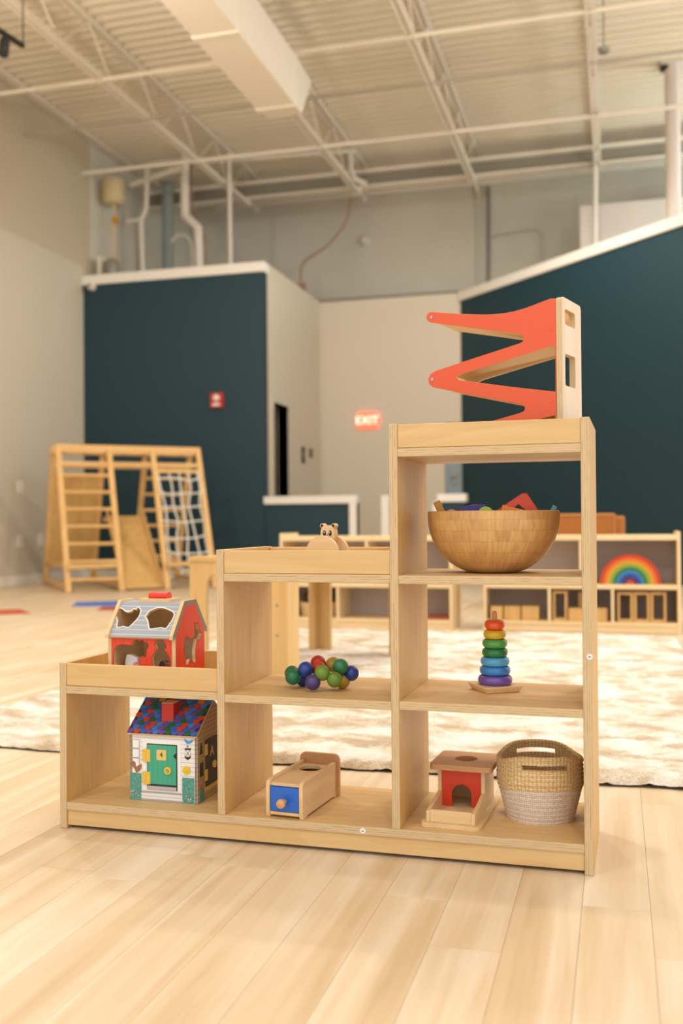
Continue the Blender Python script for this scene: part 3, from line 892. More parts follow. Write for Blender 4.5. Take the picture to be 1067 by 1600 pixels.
def weave(name, c1, c2, scale):
    q = NT(name)
    tc = q.n('ShaderNodeTexCoord'); sp_ = q.n('ShaderNodeSeparateXYZ'); q.l(tc.outputs['Object'], sp_.inputs[0])
    ang = q.math('ARCTAN2', sp_.outputs[1], sp_.outputs[0])
    a1 = q.math('SINE', q.math('ADD', q.math('MULTIPLY', ang, scale), q.math('MULTIPLY', sp_.outputs[2], 700.0)))
    a2 = q.math('SINE', q.math('SUBTRACT', q.math('MULTIPLY', ang, scale), q.math('MULTIPLY', sp_.outputs[2], 700.0)))
    nz = q.n('ShaderNodeTexNoise', Scale=220.0, Detail=3.0); q.l(q.coords(), nz.inputs['Vector'])
    f = q.math('ADD', q.math('MULTIPLY', q.math('MULTIPLY', a1, a2), .3), q.math('MULTIPLY', nz.outputs['Fac'], .9))
    q.color(q.ramp(f, [(.2, c2), (.6, c1)])); q.b.inputs['Roughness'].default_value = .9
    q.bump(f, .7, .003); return q.m
M_jute = weave('jute', 'e8cb98', 'c2a06a', 34.0); M_cot = weave('cotton_rope', 'e6d6c4', 'cbb5a0', 60.0)
wallgrid(.0, .53, 28, .0011, .25, 'r').build('rope_wall', M_cot, t)
wallgrid(.53, 1, 26, .0016, .8, 'j', True).build('jute_wall', M_jute, t)
rim = [((rad(1)-.003)*cos(2*PI*i/NB), (rad(1)-.003)*sin(2*PI*i/NB), topz(2*PI*i/NB)) for i in range(NB)]
MB().tube(rim, .0052, 8, closed=True).build('rim', M_jute, t)
MB().lathe([(0, .001), (.072, .001), (.072, .006), (0, .006)], 48).build('bottom', M_cot, t)

# bowl
bx_, by_ = 1.003, .155
t = toy('wooden_bowl', 'large bamboo bowl of coloured blocks on the upper shelf', 'bowl', bx_, by_, Z3B)
def bamboo(name):
    q = NT(name)
    tc = q.n('ShaderNodeTexCoord'); sp_ = q.n('ShaderNodeSeparateXYZ'); q.l(tc.outputs['Object'], sp_.inputs[0])
    ang = q.math('MULTIPLY', q.math('ARCTAN2', sp_.outputs[1], sp_.outputs[0]), .145)
    cmb = q.n('ShaderNodeCombineXYZ'); q.l(ang, cmb.inputs[0]); q.l(sp_.outputs[2], cmb.inputs[1])
    br = q.n('ShaderNodeTexBrick', Scale=1.0)
    br.inputs['Brick Width'].default_value = .034; br.inputs['Row Height'].default_value = .0235; br.inputs['Mortar Size'].default_value = .0003
    br.inputs['Color1'].default_value = lin('d3a76a'); br.inputs['Color2'].default_value = lin('c2945a'); br.inputs['Mortar'].default_value = lin('b0834a')
    q.l(cmb.outputs[0], br.inputs['Vector'])
    nz = q.n('ShaderNodeTexNoise', Scale=1.0, Detail=4.0)
    mp = q.n('ShaderNodeMapping'); mp.inputs['Scale'].default_value = (150, 30, 1); q.l(cmb.outputs[0], mp.inputs[0]); q.l(mp.outputs[0], nz.inputs['Vector'])
    mx = q.n('ShaderNodeMixRGB', blend_type='MULTIPLY'); mx.inputs[0].default_value = .32
    q.l(br.outputs[0], mx.inputs[1]); q.l(q.ramp(nz.outputs['Fac'], [(.3, 'b08a60'), (.6, 'ffffff')]), mx.inputs[2])
    q.color(mx.outputs[0]); q.b.inputs['Roughness'].default_value = .4; q.b.inputs['Coat Weight'].default_value = .15
    return q.m
hb, Rb = .135, .1455
def br_(f): return Rb*(.30+.70*math.pow(max(0, 1-(1-f)**2.35), .62)) if f > 0 else Rb*.30
fs = [0, .02, .05, .1, .16, .24, .33, .43, .54, .66, .78, .9, 1]
outer = [(br_(f), f*hb) for f in fs]
inner = [(max(br_(f)-.009, 0), .011+f*(hb-.011)) for f in reversed(fs)]
MB().lathe([(0, 0)]+outer+[(Rb-.003, hb+.0015)]+inner[0:]+[(0, .011)], 96).build('bowl', bamboo('bamboo'), t)
def block(name, label, c, u, v, y, build, rot=(0, 0, 0)):
    O_ = W(0, y, 0); s_, z_ = onplane(u, v, tuple(O_), SA)
    b = MB(); build(b)
    o = b.build(name, wood('paint_'+c, c, tuple(x*.85 for x in lin(c)[:3]), 'x', .45, 40), None, tuple(W(s_, y, z_)), rot, bevel=.001)
    return tag(o, label, 'block', 'blocks in the bamboo bowl')
block('toy_block', 'yellow stick block leaning at the left rim of the bowl', 'e0a030', 683, 786, .15, lambda b: b.box(-.0075, .0075, -.007, .007, -.085, .004), (0, R(-24), .3))
block('toy_block', 'dark purple block lying in the bowl left of the red triangle', '3d2f8d', 742, 790, .12, lambda b: b.hexa([(-.045, -.02, -.05), (.03, -.02, -.05), (.03, .02, -.05), (-.045, .02, -.05)], [(-.030, -.02, -.004), (.020, -.02, .003), (.022, .022, .003), (-.006, .022, .003)]), (0, 0, .15))
block('toy_block', 'red triangle block with an arch, the tallest in the bowl', 'f0562a', 820, 771, .150, lambda b: b.plate([(-.075, -.046), (-.085, -.058), (.040, -.060), (.034, -.046), (.004, 0), (-.006, 0)], [[(-.046, -.048), (-.014, -.024), (.012, -.048)]], -.018, .018), (0, 0, .1))
block('toy_block', 'orange wedge block in front of the red triangle', 'ee8420', 797, 790, .10, lambda b: b.hexa([(-.03, -.014, -.05), (.03, -.014, -.05), (.03, .014, -.05), (-.03, .014, -.05)], [(-.016, -.014, .002), (.030, -.014, -.010), (.028, .014, -.010), (-.014, .014, .002)]), (0, 0, .1))
block('toy_block', 'round lime green block between purple and red blocks', '9fb440', 760, 793, .085, lambda b: b.lathe([(0, -.02), (.016, -.02), (.016, .0), (0, 0)], 24, (0, .0, -.014), ax='y'), (0, 0, 0))
block('toy_block', 'small mint green stick block at the right rim', '62b89a', 866, 793, .16, lambda b: b.box(-.005, .005, -.006, .006, -.07, .004), (0, R(26), 0))
block('toy_block', 'small pink block barely above the bowl rim', 'e0968c', 706, 797, .11, lambda b: b.lathe([(0, -.01), (.010, -.01), (.010, .01), (0, .01)], 20, (0, 0, -.008), ax='y'), (0, 0, 0))

# ramp racer on the top tray
RA = SA+R(-15)
RO = W(1.168, .048, Z3A)                      # front right foot of the post
Kr = K(640, 440, 3.679)
def rc(x, y): s_, z_ = onplane(*Kr(x, y), tuple(RO), RA); return (s_, z_)
t = thing('ramp_racer', 'red-orange zigzag car ramp toy with a birch end post', 'toy', tuple(RO), RA)
tip = lambda cx, cy, r, a0, a1: [rc(cx+r*cos(R(a)), cy-r*sin(R(a))) for a in range(a0, a1+1, 20)]
outl = tip(126, 205, 31, 90, 270)
outl += [rc(*p) for p in ((620, 299), (645, 307), (656, 325), (650, 345), (625, 357), (190, 499))]
outl += [rc(*p) for p in ((150, 512), (120, 530), (106, 560), (112, 590), (132, 607), (160, 613))]
outl += [rc(*p) for p in ((630, 703), (655, 712), (663, 728), (655, 746), (625, 758), (200, 880), (150, 900), (120, 930))]
zb = rc(500, 925)[1]
outl = [(a, max(b, .004)) for a, b in outl]
outl += [(rc(140, 900)[0], .004), (rc(843, 900)[0], .004)]
hole = smoothloop([rc(*p) for p in ((268, 548), (300, 531), (560, 450), (835, 365), (838, 500), (838, 633), (600, 607), (370, 577), (285, 568))], 1)
hole2 = [rc(*p) for p in ((835, 768), (838, 850), (420, 868))]; hole2 = [(a, max(b, .012)) for a, b in hole2]
outl += [rc(*p) for p in ((843, 97), (812, 97), (760, 116), (660, 154), (600, 171), (540, 182), (480, 188), (420, 190), (300, 186))]
M_orange = plain('racer_orange', 'da5832', .5)
M_post = wood('racer_post', 'e8d2b4', 'dcc09c', 'z', fine=40)
dep = .118
MB().plate(outl, [hole, hole2], 0, .007, None, 0, 1, 1).build('side_plate', [M_orange, M_birch], t, bevel=.0006)
MB().plate(outl, [hole, hole2], dep-.007, dep, None, 1, 1, 0).build('side_plate', [M_orange, M_birch], t, bevel=.0006)
def ramp(p, q, th=.006):
    a, b = Vector(rc(*p)), Vector(rc(*q))
    m = MB()
    lo = [(a.x, .007, a.y), (b.x, .007, b.y), (b.x, dep-.007, b.y), (a.x, dep-.007, a.y)]
    m.hexa([(x, y, z-th) for x, y, z in lo], lo); return m.build('ramp', M_birch, t)
ramp((150, 222), (640, 290)); ramp((835, 345), (200, 515)); ramp((170, 590), (640, 690)); ramp((835, 740), (250, 880))
for p in ((126, 205), (131, 562)):
    a, b = rc(*p)
    MB().lathe([(0, -.0015), (.0035, -.0015), (.0035, 0)], 16, (a, 0, b), ax='y').build('rivet', M_screw, t)
    MB().tube([(a, .007, b), (a, dep-.007, b)], .004, 10).build('axle', M_birch, t)
for p in ((806, 276), (813, 686)):
    a, b = rc(*p)
    MB().lathe([(0, -.0006), (.0038, -.0006), (.0038, 0)], 16, (a, 0, b), ax='y').build('rivet', M_orange, t)
# end post: board across the end, two square windows
ptop = rc(862, 86)[1]
def pz(y): return rc(880, y)[1]
f3p = lambda a, b, q: (q, a, b)
s0 = rc(845, 400)[0]
h1 = rrect(.014, pz(238), .080, pz(148), .006); h2 = rrect(.014, pz(592), .080, pz(408), .006)
MB().plate(rrect(-.002, 0, dep+.002, ptop, .010, 5, (0, 0, 1, 1)), [h1, h2], s0, s0+.0135, f3p, 0, 1, 0).build('end_post', [M_post, M_edgeX], t, bevel=.001)

# panda toy on the middle tray
t = toy('panda_slider', 'wooden panda head peeking between two arched boards', 'toy', .627, .085, Z2A, -14)
def archp(R_, h, n=16): return [(-R_, 0), (-R_*1.02, h-R_*1.0)]+[(-R_*cos(PI*i/n), h-R_+R_*sin(PI*i/n)) for i in range(1, n)]+[(R_*1.02, h-R_), (R_, 0)]
for y in (-.005, .040):
    MB().plate(archp(.044, .083), [], y, y+.009).build('arched_board', M_birch, t, bevel=.0012)
MB().box(-.03, .03, .004, .040, .004, .02).build('cross_bar', M_birch, t)
hd = MB().plate(smoothloop([(-.0165, .058), (-.018, .080), (-.012, .0915), (.0, .0935), (.012, .0915), (.018, .080), (.0165, .058), (0, .05)], 4), [], .014, .030).build('panda_head', M_birch, t, bevel=.0015)
hd.location = (.004, 0, .0125)
for s_ in (-1, 1):
    ea = MB().plate(circ(s_*.0150, .0925, .0052, 18), [], .015, .029).build('ear', M_birch, hd)
    MB().plate(circ(s_*.0145, .0920, .0040, 18), [], .0145, .0151).build('ear_paint', M_ink, ea)
    MB().plate(circ(s_*.0075, .0755, .0042, 18, .0065), [], .0134, .0141).build('eye_patch', M_ink, hd)
    MB().plate(circ(s_*.0068-.001, .0775, .0014, 12), [], .013, .0135).build('eye', M_stick, hd)
MB().plate([(-.0018, .072), (.0018, .072), (0, .0695)], [], .0134, .0141).build('nose', M_ink, hd)
MB().box(-.012, .012, .014, .030, .02, .055).build('neck', M_birch, t, (.004, 0, .008))


def onpl(u, v, O, e1, e2):
    """(a, b) of a pixel's ray on the plane O + a e1 + b e2"""
    r = ray(u, v); n = e1.cross(e2)
    p = r*(n.dot(O-EYEV)/n.dot(r))+EYEV-O
    return (p.dot(e1)/e1.length_squared, p.dot(e2)/e2.length_squared)


AX = Vector((cos(SA), sin(SA), 0)); AY = Vector((-sin(SA), cos(SA), 0)); AZ = Vector((0, 0, 1))

# ------------------------------------------------------------------ barn sorter
BO = W(.085, .078, Z1)
t = thing('toy_barn', 'red shape-sorter toy barn with grey roof on the lowest step', 'toy', tuple(BO), SA)
bw, bd, be, bt, by1_, by2_ = .178, .165, .114, .188, .052, .113
M_barn = stripes('barn_red', 'e2451d', 'a52c10', 'x', .0205, .0009)
M_barns = stripes('barn_red_side', 'dd4018', 'a52c10', 'y', .021, .0009)
M_roof = stripes('barn_roof', '9aa0a8', 'd8d8d6', 'z', .0105, .0009)
M_roofband = plain('barn_roof_band', '8a8378', .6)
Kb = K(150, 910, 5.335)
fr_ = lambda pts: smoothloop([onpl(*Kb(*p), BO, AX, AZ) for p in pts], 2)
cow = fr_([(172, 725), (150, 600), (155, 558), (182, 527), (230, 519), (295, 526), (312, 490), (345, 482), (362, 492), (385, 480), (402, 502), (430, 507), (436, 535), (415, 562), (416, 602), (395, 626), (358, 622), (355, 725)])
hen = fr_([(492, 722), (470, 650), (476, 610), (502, 570), (506, 545), (492, 520), (508, 482), (540, 472), (562, 492), (582, 522), (580, 548), (566, 562), (592, 592), (611, 640), (604, 722)])
MB().plate([(.010, 0), (bw-.010, 0), (bw-.010, be), (.010, be)], [cow, hen], 0, .007, None, 0, 1, 1).build('front_wall', [M_barn, M_birch], t, smooth=0)
M_barnline = plain('barn_outline', '8e2a14', .6)
def ring_out(pts, k): # outward offset of a loop
    n = len(pts); A = sum(pts[i][0]*pts[(i+1) % n][1]-pts[(i+1) % n][0]*pts[i][1] for i in range(n)); sg = 1 if A > 0 else -1
    o = []
    for i in range(n):
        a, b = Vector(pts[i-1]), Vector(pts[(i+1) % n]); d_ = (b-a).normalized()
        o.append((pts[i][0]+sg*d_.y*k, pts[i][1]-sg*d_.x*k))
    return o
for q in (cow, hen):
    MB().plate(ring_out(q, .0011), [q], -.0004, .0002).build('outline', M_barnline, t, smooth=0)
MB().box(.010, bw-.010, bd-.007, bd, 0, be).build('back_wall', M_birch, t)
# roof panel
RO_ = BO+AZ*(be-.004)+AY*(-.010)
e2 = (AY*(by1_+.010)+AZ*(bt-be+.004)); Lr = e2.length; e2n = e2.normalized()
rf_ = lambda pts: smoothloop([onpl(*Kb(*p), RO_, AX, e2n) for p in pts], 2)
sq = rf_([(176, 372), (184, 322), (174, 285), (166, 245), (186, 222), (214, 218), (236, 238), (266, 248), (300, 238), (312, 222), (334, 227), (346, 208), (360, 217), (370, 236), (364, 266), (350, 292), (334, 312), (310, 337), (286, 360), (268, 374), (226, 364)])
sh = rf_([(428, 300), (414, 288), (432, 262), (446, 242), (476, 227), (512, 214), (560, 214), (600, 228), (638, 247), (648, 272), (634, 310), (610, 345), (580, 383), (545, 374), (480, 384), (446, 383), (440, 345)])
nr = AX.cross(e2n)
def f3roof(a, b, q):
    p = AX*a+e2n*b+nr*(-q); p = p+(RO_-BO)
    return (p.dot(AX), p.dot(AY), p.z)
MB().plate([(.009, 0), (bw-.009, 0), (bw-.009, Lr), (.009, Lr)], [sq, sh], 0, .006, f3roof, 0, 1, 1).build('roof_panel', [M_roof, M_birch], t, smooth=0)
for q in (sq, sh):
    MB().plate(ring_out(q, .0024), [q], -.0006, .0003, f3roof).build('outline', M_stick, t, smooth=0)
MB().box(.009, bw-.009, by1_, by2_, bt-.006, bt).build('roof_top', M_roof, t)
MB().hexa([(.009, bd+.010, be-.004), (bw-.009, bd+.010, be-.004), (bw-.009, bd+.004, be-.010), (.009, bd+.004, be-.010)], [(.009, by2_, bt), (bw-.009, by2_, bt), (bw-.009, by2_-.006, bt-.004), (.009, by2_-.006, bt-.004)]).build('roof_panel', M_birch, t)
# end boards
e_out = [(0, 0), (bd, 0), (bd, be-.004), (bd+.014, be-.008), (bd+.014, be+.002), (by2_+.002, bt+.005), (by1_-.002, bt+.005), (-.014, be+.002), (-.014, be-.008), (0, be-.004)]
BOr = BO+AX*(bw+.0005)
goat = smoothloop([onpl(*Kb(*p), BOr, AY, AZ) for p in [(746, 684), (752, 640), (736, 580), (736, 530), (741, 470), (756, 450), (785, 470), (814, 460), (825, 420), (822, 345), (850, 341), (858, 390), (880, 422), (874, 452), (860, 480), (846, 472), (836, 510), (830, 560), (828, 610), (832, 660), (810, 665), (795, 642), (776, 652), (770, 682)]], 2)
MB().plate(e_out, [], 0, .009, lambda a, b, q: (q, a, b)).build('end_board', M_birchY, t, smooth=0)
MB().plate(e_out, [goat], bw-.009, bw, lambda a, b, q: (q, a, b), 0).build('end_board', M_birchY, t, smooth=0)
e_in = [(.002, .001), (bd-.002, .001), (bd-.002, be-.004), (by2_-.002, bt-.008), (by1_+.002, bt-.008), (.002, be-.004)]
MB().plate(e_in, [goat], bw, bw+.0006, lambda a, b, q: (q, a, b)).build('side_paint', M_barns, t, smooth=0)
MB().plate(ring_out(goat, .001), [goat], bw+.0006, bw+.0009, lambda a, b, q: (q, a, b)).build('outline', M_barnline, t, smooth=0)
MB().plate([p for p in e_out[3:9]]+[(.002, be-.004), (by1_+.002, bt-.008), (by2_-.002, bt-.008), (bd-.002, be-.004)], [], bw, bw+.0005, lambda a, b, q: (q, a, b)).build('gable_band', M_roofband, t, smooth=0)
hz = bt+.0055
MB().plate(rrect(.052, by1_+.004, .138, by2_-.002, .006), [], hz-.006, hz+.003, fz).build('handle_base', M_birch, t, bevel=.001)
MB().plate([(by1_+.018, hz+.003), (by2_-.016, hz+.003)]+[((by1_+by2_)/2+.0145*cos(R(a)), hz+.0075+.0115*sin(R(a))) for a in range(0, 181, 20)], [], .072, .122, lambda a, b, q: (q, a, b)).build('handle', plain('barn_handle', 'd5301a', .4), t, bevel=.001)
# animals inside
def animal(name, label, c, x, y, pts, rot, th=.014, spots=None):
    a = thing(name, label, 'animal', tuple(BO+AX*x+AY*y), SA+R(rot))
    MB().plate(smoothloop(pts, 3), [], 0, th).build('body', c, a, bevel=.0008)
    for (sx, sz, r, m) in spots or (): MB().plate(circ(sx, sz, r, 12), [], -.0005, .0003).build('spot', m, a)
M_pink = plain('pig_pink', 'e08a9c', .5); M_brown = plain('horse_brown', '7d3f20', .5)
animal('toy_sheep', 'white wooden sheep piece inside the barn', M_stick, .030, .030, [(0, 0), (.03, 0), (.034, .05), (.026, .058), (.004, .062), (-.002, .03)], -6)
animal('toy_pig', 'pink wooden pig piece inside the barn', M_pink, .056, .016, [(0, 0), (.024, 0), (.026, .040), (.020, .046), (.012, .042), (.003, .046), (-.001, .02)], 5, .012, ((.006, .033, .0016, M_ink), (.017, .034, .0016, M_ink)))
animal('toy_cow', 'brown wooden cow piece with black patch inside the barn', M_brown, .122, .020, [(0, 0), (.030, 0), (.031, .034), (.024, .048), (.012, .052), (.0, .036)], -8, .012, ((.012, .044, .0075, M_ink), (.016, .028, .0035, M_stick), (.022, .034, .0025, M_stick), (.006, .024, .0028, M_stick)))
animal('toy_horse', 'brown and pink wooden piece seen through the barn side', M_brown, .158, .050, [(0, 0), (.045, 0), (.045, .036), (.03, .052), (.012, .056), (-.002, .03)], 80, .008, ((.014, .046, .006, M_ink), (.03, .036, .007, M_pink)))

# ------------------------------------------------------------------ dollhouse
HO = W(.151, .060, BBZ)
t = thing('doorbell_house', 'toy house with shingled rainbow roof and green door 4', 'toy', tuple(HO), SA)
hw, hd_, he, hr, hy = .1755, .188, .156, .222, .098
Kh = K(180, 1070, 6.276)
hf = lambda x, y: onpl(*Kh(x, y), HO, AX, AZ)
M_siding = stripes('house_siding', 'e6e2de', 'c2bcb8', 'z', .0105, .0016, .6)
M_sides = stripes('house_siding_side', 'b79b70', '8e7449', 'z', .0105, .0014, .6)
M_trim = plain('house_trim', 'ece9e6', .6)
M_grey = plain('house_grey', 'a9a5a3', .6)
M_hinge = plain('hinge_yellow', 'e2bc4e', .4, .1)
M_green = stripes('house_door_green', '3fa383', '2f8468', 'x', .0125, .0007, .5)
gable = [(0, 0), (hd_, 0), (hd_, he), (hy, hr), (0, he)]
MB().box(0, hw, 0, .007, 0, he).build('front_wall', [M_siding], t, bevel=.0008)
MB().box(0, hw, hd_-.007, hd_, 0, he).build('back_wall', M_sides, t)
MB().plate(gable, [], 0, .007, lambda a, b, q: (q, a, b)).build('end_wall', M_sides, t)
MB().plate(gable, [], hw-.007, hw, lambda a, b, q: (q, a, b)).build('end_wall', M_sides, t)
def fp(name, pts, m, pr=.0008, base=0.0, parent=None, tag_=None): return MB().plate(pts, [], -base-pr, -base, None, 0).build(name, m, parent or t, smooth=0)
def rect(x0, y0, x1, y1): a, b = hf(x0, y0), hf(x1, y1); return [(min(a[0], b[0]), min(a[1], b[1])), (max(a[0], b[0]), min(a[1], b[1])), (max(a[0], b[0]), max(a[1], b[1])), (min(a[0], b[0]), max(a[1], b[1]))]
fp('door_frame', rect(268, 530, 645, 1050), M_trim)
fp('door_gap', rect(312, 572, 612, 1044), M_ink, .0004, .0008)
fp('step', rect(258, 1035, 662, 1085), M_grey, .0006)
fp('step', rect(255, 1110, 662, 1160), M_grey, .0006)
# left window with panes, shrubs, flowers
wn = fp('window', rect(168, 530, 240, 810), plain('window_line', '9c9a9c', .6), .0005)
for y0 in (536, 628, 720): fp('pane', rect(174, y0, 234, y0+82), M_trim, .0004, .0005, wn)
M_bush = speckle('bush_print', '2f7f74', '7fb8a8', 900, .55)
def bush(name, x0, y0, x1, y1):
    a = rect(x0, y0, x1, y1); (xa_, za_), (xb_, zb_) = a[0], a[2]
    o = fp(name, rrect(xa_, za_, xb_, zb_, .002), M_bush, .0007)
    for k in range(16):
        x = xa_+(xb_-xa_)*random.random(); z = za_+.006+(zb_-za_)*.26*random.random()
        MB().plate(circ(x, z, .0011, 8), [], -.0012, -.0008).build('flower', (M_stick, plain('flower_red', 'd8435a', .6))[k % 2], o, smooth=0)
bush('bush', 150, 862, 258, 1128); bush('bush', 658, 908, 778, 1186)
fp('squirrel', smoothloop([hf(*p) for p in ((205, 855), (190, 815), (165, 795), (150, 765), (175, 745), (200, 760), (205, 800), (225, 790), (255, 780), (262, 790), (250, 830), (225, 855))], 3), plain('squirrel_brown', '9a6a45', .6), .0014)
fp('bird', smoothloop([hf(*p) for p in ((675, 540), (690, 535), (705, 550), (735, 552), (762, 535), (755, 560), (735, 575), (705, 578), (690, 560))], 3), plain('bird_blue', '4a94d0', .6), .0014)
ln = fp('lantern', [hf(*p) for p in ((680, 622), (745, 622), (735, 650), (742, 715), (712, 740), (682, 715), (690, 650))], M_ink)
fp('lantern_glass', [hf(*p) for p in ((690, 640), (737, 640), (737, 705), (690, 705))], M_stick, .0004, .0008, ln)
fp('lantern_cross', [hf(*p) for p in ((690, 641), (694, 640), (737, 703), (733, 706))], M_ink, .0004, .0012, ln); fp('lantern_cross', [hf(*p) for p in ((733, 640), (737, 643), (694, 706), (690, 703))], M_ink, .0004, .0012, ln)
a = hf(710, 605); MB().plate(circ(a[0], a[1], .0023, 14), [circ(a[0], a[1], .0013, 14)], -.0008, 0).build('lantern_ring', M_ink, ln)
# door with hinge plates, number, knob
dp = rect(322, 582, 603, 985)
notch = [hf(600, 650+i*12) for i in range(9)]
(dx0, dz0), (dx1, dz1) = dp[0], dp[2]
nz_ = hf(600, 700)[1]
dpts = [(dx0, dz0), (dx1, dz0), (dx1, nz_-.0075)]+[(dx1-.006*sin(PI*i/8), nz_-.0075+.015*i/8) for i in range(1, 8)]+[(dx1, nz_+.0075), (dx1, dz1), (dx0, dz1)]
door = fp('door', dpts, M_green, .0024, .0012)
fp('kick_plate', rect(322, 985, 603, 1038), plain('kick_grey', 'b5b0ae', .4), .0024, .0012, door)
a = rect(413, 632, 506, 740)
npz = fp('number_plate', a, plain('number_yellow', 'e3bd6a', .6), .0005, .0036, door)
me = text_mesh('4', .0165, .0002); me.materials.append(M_ink)
link('numeral', me, npz, ((a[0][0]+a[2][0])/2, -.0044, (a[0][1]+a[2][1])/2), (R(90), 0, 0))
for y0, y1 in ((625, 752), (845, 972)):
    a = rect(272, y0, 352, y1)
    hp_ = fp('hinge', rrect(a[0][0], a[0][1], a[2][0], a[2][1], .0012), M_hinge, .0012, .0036, door)
    for px_ in (.0022, -.0022):
        for pz_ in (.18, .82):
            MB().lathe([(0, -.0006), (.0009, -.0004), (.0009, 0)], 8, ((a[0][0]+.0022 if px_ > 0 else a[2][0]-.0022), -.0048, a[0][1]+(a[2][1]-a[0][1])*pz_), ax='y').build('screw', M_steeldk, hp_)
    MB().tube([((a[0][0]+a[2][0])/2-.001, -.005, a[0][1]+.001), ((a[0][0]+a[2][0])/2-.001, -.005, a[2][1]-.001)], .0013, 8).build('pin', M_hinge, hp_)
M_yel = plain('bell_yellow', 'e2bf1e', .35)
a = hf(525, 837); kn = MB().lathe([(0, -.004), (.0088, -.004), (.0088, 0)], 28, (a[0], -.0036, a[1]), ax='y').build('knob_plate', M_yel, door)
MB().lathe([(0, -.003), (.003, -.003), (.0042, -.0015), (.0042, 0)], 20, (a[0], -.0076, a[1]), ax='y').build('lock', M_screw, kn)
a = hf(700, 838); bl = MB().lathe([(0, -.003), (.0095, -.003), (.0098, -.0015), (.0098, 0)], 28, (a[0], 0, a[1]), ax='y').build('doorbell', M_yel, t)
MB().lathe([(0, -.0022), (.003, -.002), (.0036, 0)], 18, (a[0]+.001, -.003, a[1]), ax='y').build('button', M_hinge, bl)
# right side: dark garage door
HOr = HO+AX*hw
hs = lambda x, y: onpl(*Kh(x, y), HOr, AY, AZ)
def sp2(name, pts, m, pr=.0008, base=0.0, parent=None): return MB().plate(pts, [], hw+base, hw+base+pr, lambda a, b, q: (q, a, b)).build(name, m, parent or t, smooth=0)
y0_ = .042
sd = sp2('side_door', [(y0_, .030), (y0_+.09, .030), (y0_+.09, .140), (y0_, .140)], plain('chalkboard_grey', '4a4642', .7), .002)
sp2('side_sill', [(y0_-.004, .020), (y0_+.1, .020), (y0_+.1, .030), (y0_-.004, .030)], M_hinge)
for z in (.045, .105): sp2('hinge', [(y0_-.006, z), (y0_+.008, z), (y0_+.008, z+.026), (y0_-.006, z+.026)], M_hinge, .0014, .002, sd)
me = text_mesh('A', .034, .0003); me.materials.append(M_hinge)
link('letter', me, sd, (hw+.0026, y0_+.034, .108), (R(90), 0, R(90)))
MB().lathe([(0, .004), (.009, .004), (.009, 0)], 20, (hw+.002, y0_+.045, .075), ax='x').build('knob_plate', M_hinge, sd)
sp2('side_window', [(.012, .060), (.030, .060), (.030, .092), (.012, .092)], M_ink)
sp2('side_lantern', [(.012, .112), (.026, .112), (.022, .134), (.019, .140), (.016, .134)], M_ink)
sp2('side_bush', [(.008, .002), (.036, .002), (.034, .030), (.012, .030)], M_bush)
for y, z in ((.014, .036), (.022, .040)): sp2('tulip', circ(y, z, .003, 10, .005), plain('tulip_red_%d' % int(y*1e3), 'c8452e', .6), .001)
# roof boards, shingles, chimney, clasps
HR = HO+AZ*(he-.002)+AY*(-.006)
e2 = AY*(hy+.006)+AZ*(hr-he+.006); Lh = e2.length; e2n = e2.normalized(); nrm = AX.cross(e2n)
def f3h(a, b, q):
    p = AX*a+e2n*b+nrm*q+(HR-HO); return (p.dot(AX), p.dot(AY), p.z)
MB().plate([(-.003, 0), (hw+.001, 0), (hw+.001, Lh), (-.003, Lh)], [], .001, .006, f3h).build('roof_board', [M_birch], t, smooth=0)
M_roofunder = plain('roof_print', '2d3560', .6)
MB().plate([(-.0025, .0005), (hw+.0005, .0005), (hw+.0005, Lh), (-.0025, Lh)], [], .006, .0063, f3h).build('roof_print', M_roofunder, t, smooth=0)
MB().hexa([(0, hd_+.006, he-.006), (hw, hd_+.006, he-.006), (hw, hd_+.004, he), (0, hd_+.004, he)], [(0, hy, hr-.003), (hw, hy, hr-.003), (hw, hy, hr+.003), (0, hy, hr+.003)]).build('roof_board', M_birch, t)
shc = ['3a64b4', '6c4f9a', 'd2431f', '1f6a3c', '4580c8']
NC, NRW = 11, 10
sw, rh = (hw+.003)/NC, Lh/NRW
th_ = R(90)-math.atan2(e2n.z, (Vector((e2n.x, e2n.y, 0))).length)
shm = []
for k, c in enumerate(shc):
    b = MB(); pts = [(sw*.52*cos(R(a)), rh*.72*sin(R(a))) for a in range(180, 361, 20)]+[(sw*.5, rh*.5), (-sw*.5, rh*.5)]
    b.plate(pts, [], 0, .0006, lambda a, q, d_: (a, q, d_)); me = b.mesh('shingle', 0); me.materials.append(plain('shingle_%d' % k, c, .55)); shm.append(me)
slope = math.atan2(hr-he+.006, hy+.006)
rs = random.Random(5)
for j in range(NRW):
    prev = -1
    for i in range(NC):
        k = (i*2+j*3+rs.choice((0, 0, 1))) % 5
        if k == prev: k = (k+1) % 5
        prev = k
        x = -.0025+sw*(i+.5+(.5 if j % 2 else 0))
        if x > hw-.002: continue
        p = f3h(x, rh*(j+.72), .0068+.0)
        link('shingle', shm[k], t, p, (slope-.055, 0, 0))
a, b = onpl(*Kh(520, 378), HR, AX, e2n)
fpnt = f3h(a, b, .006)
zt = hr+.004
M_chim = plain('chimney_red', 'c2331e', .5)
c_ = MB().box(-.0155, .0155, 0, .034, -.006, zt-fpnt[2]).build('chimney', M_chim, t, (fpnt[0], fpnt[1], fpnt[2]), bevel=.0008)
MB().box(-.0155, .0155, 0, .034, 0, .0008).build('chimney_top', M_birch, c_, (0, 0, zt-fpnt[2]+.0002))
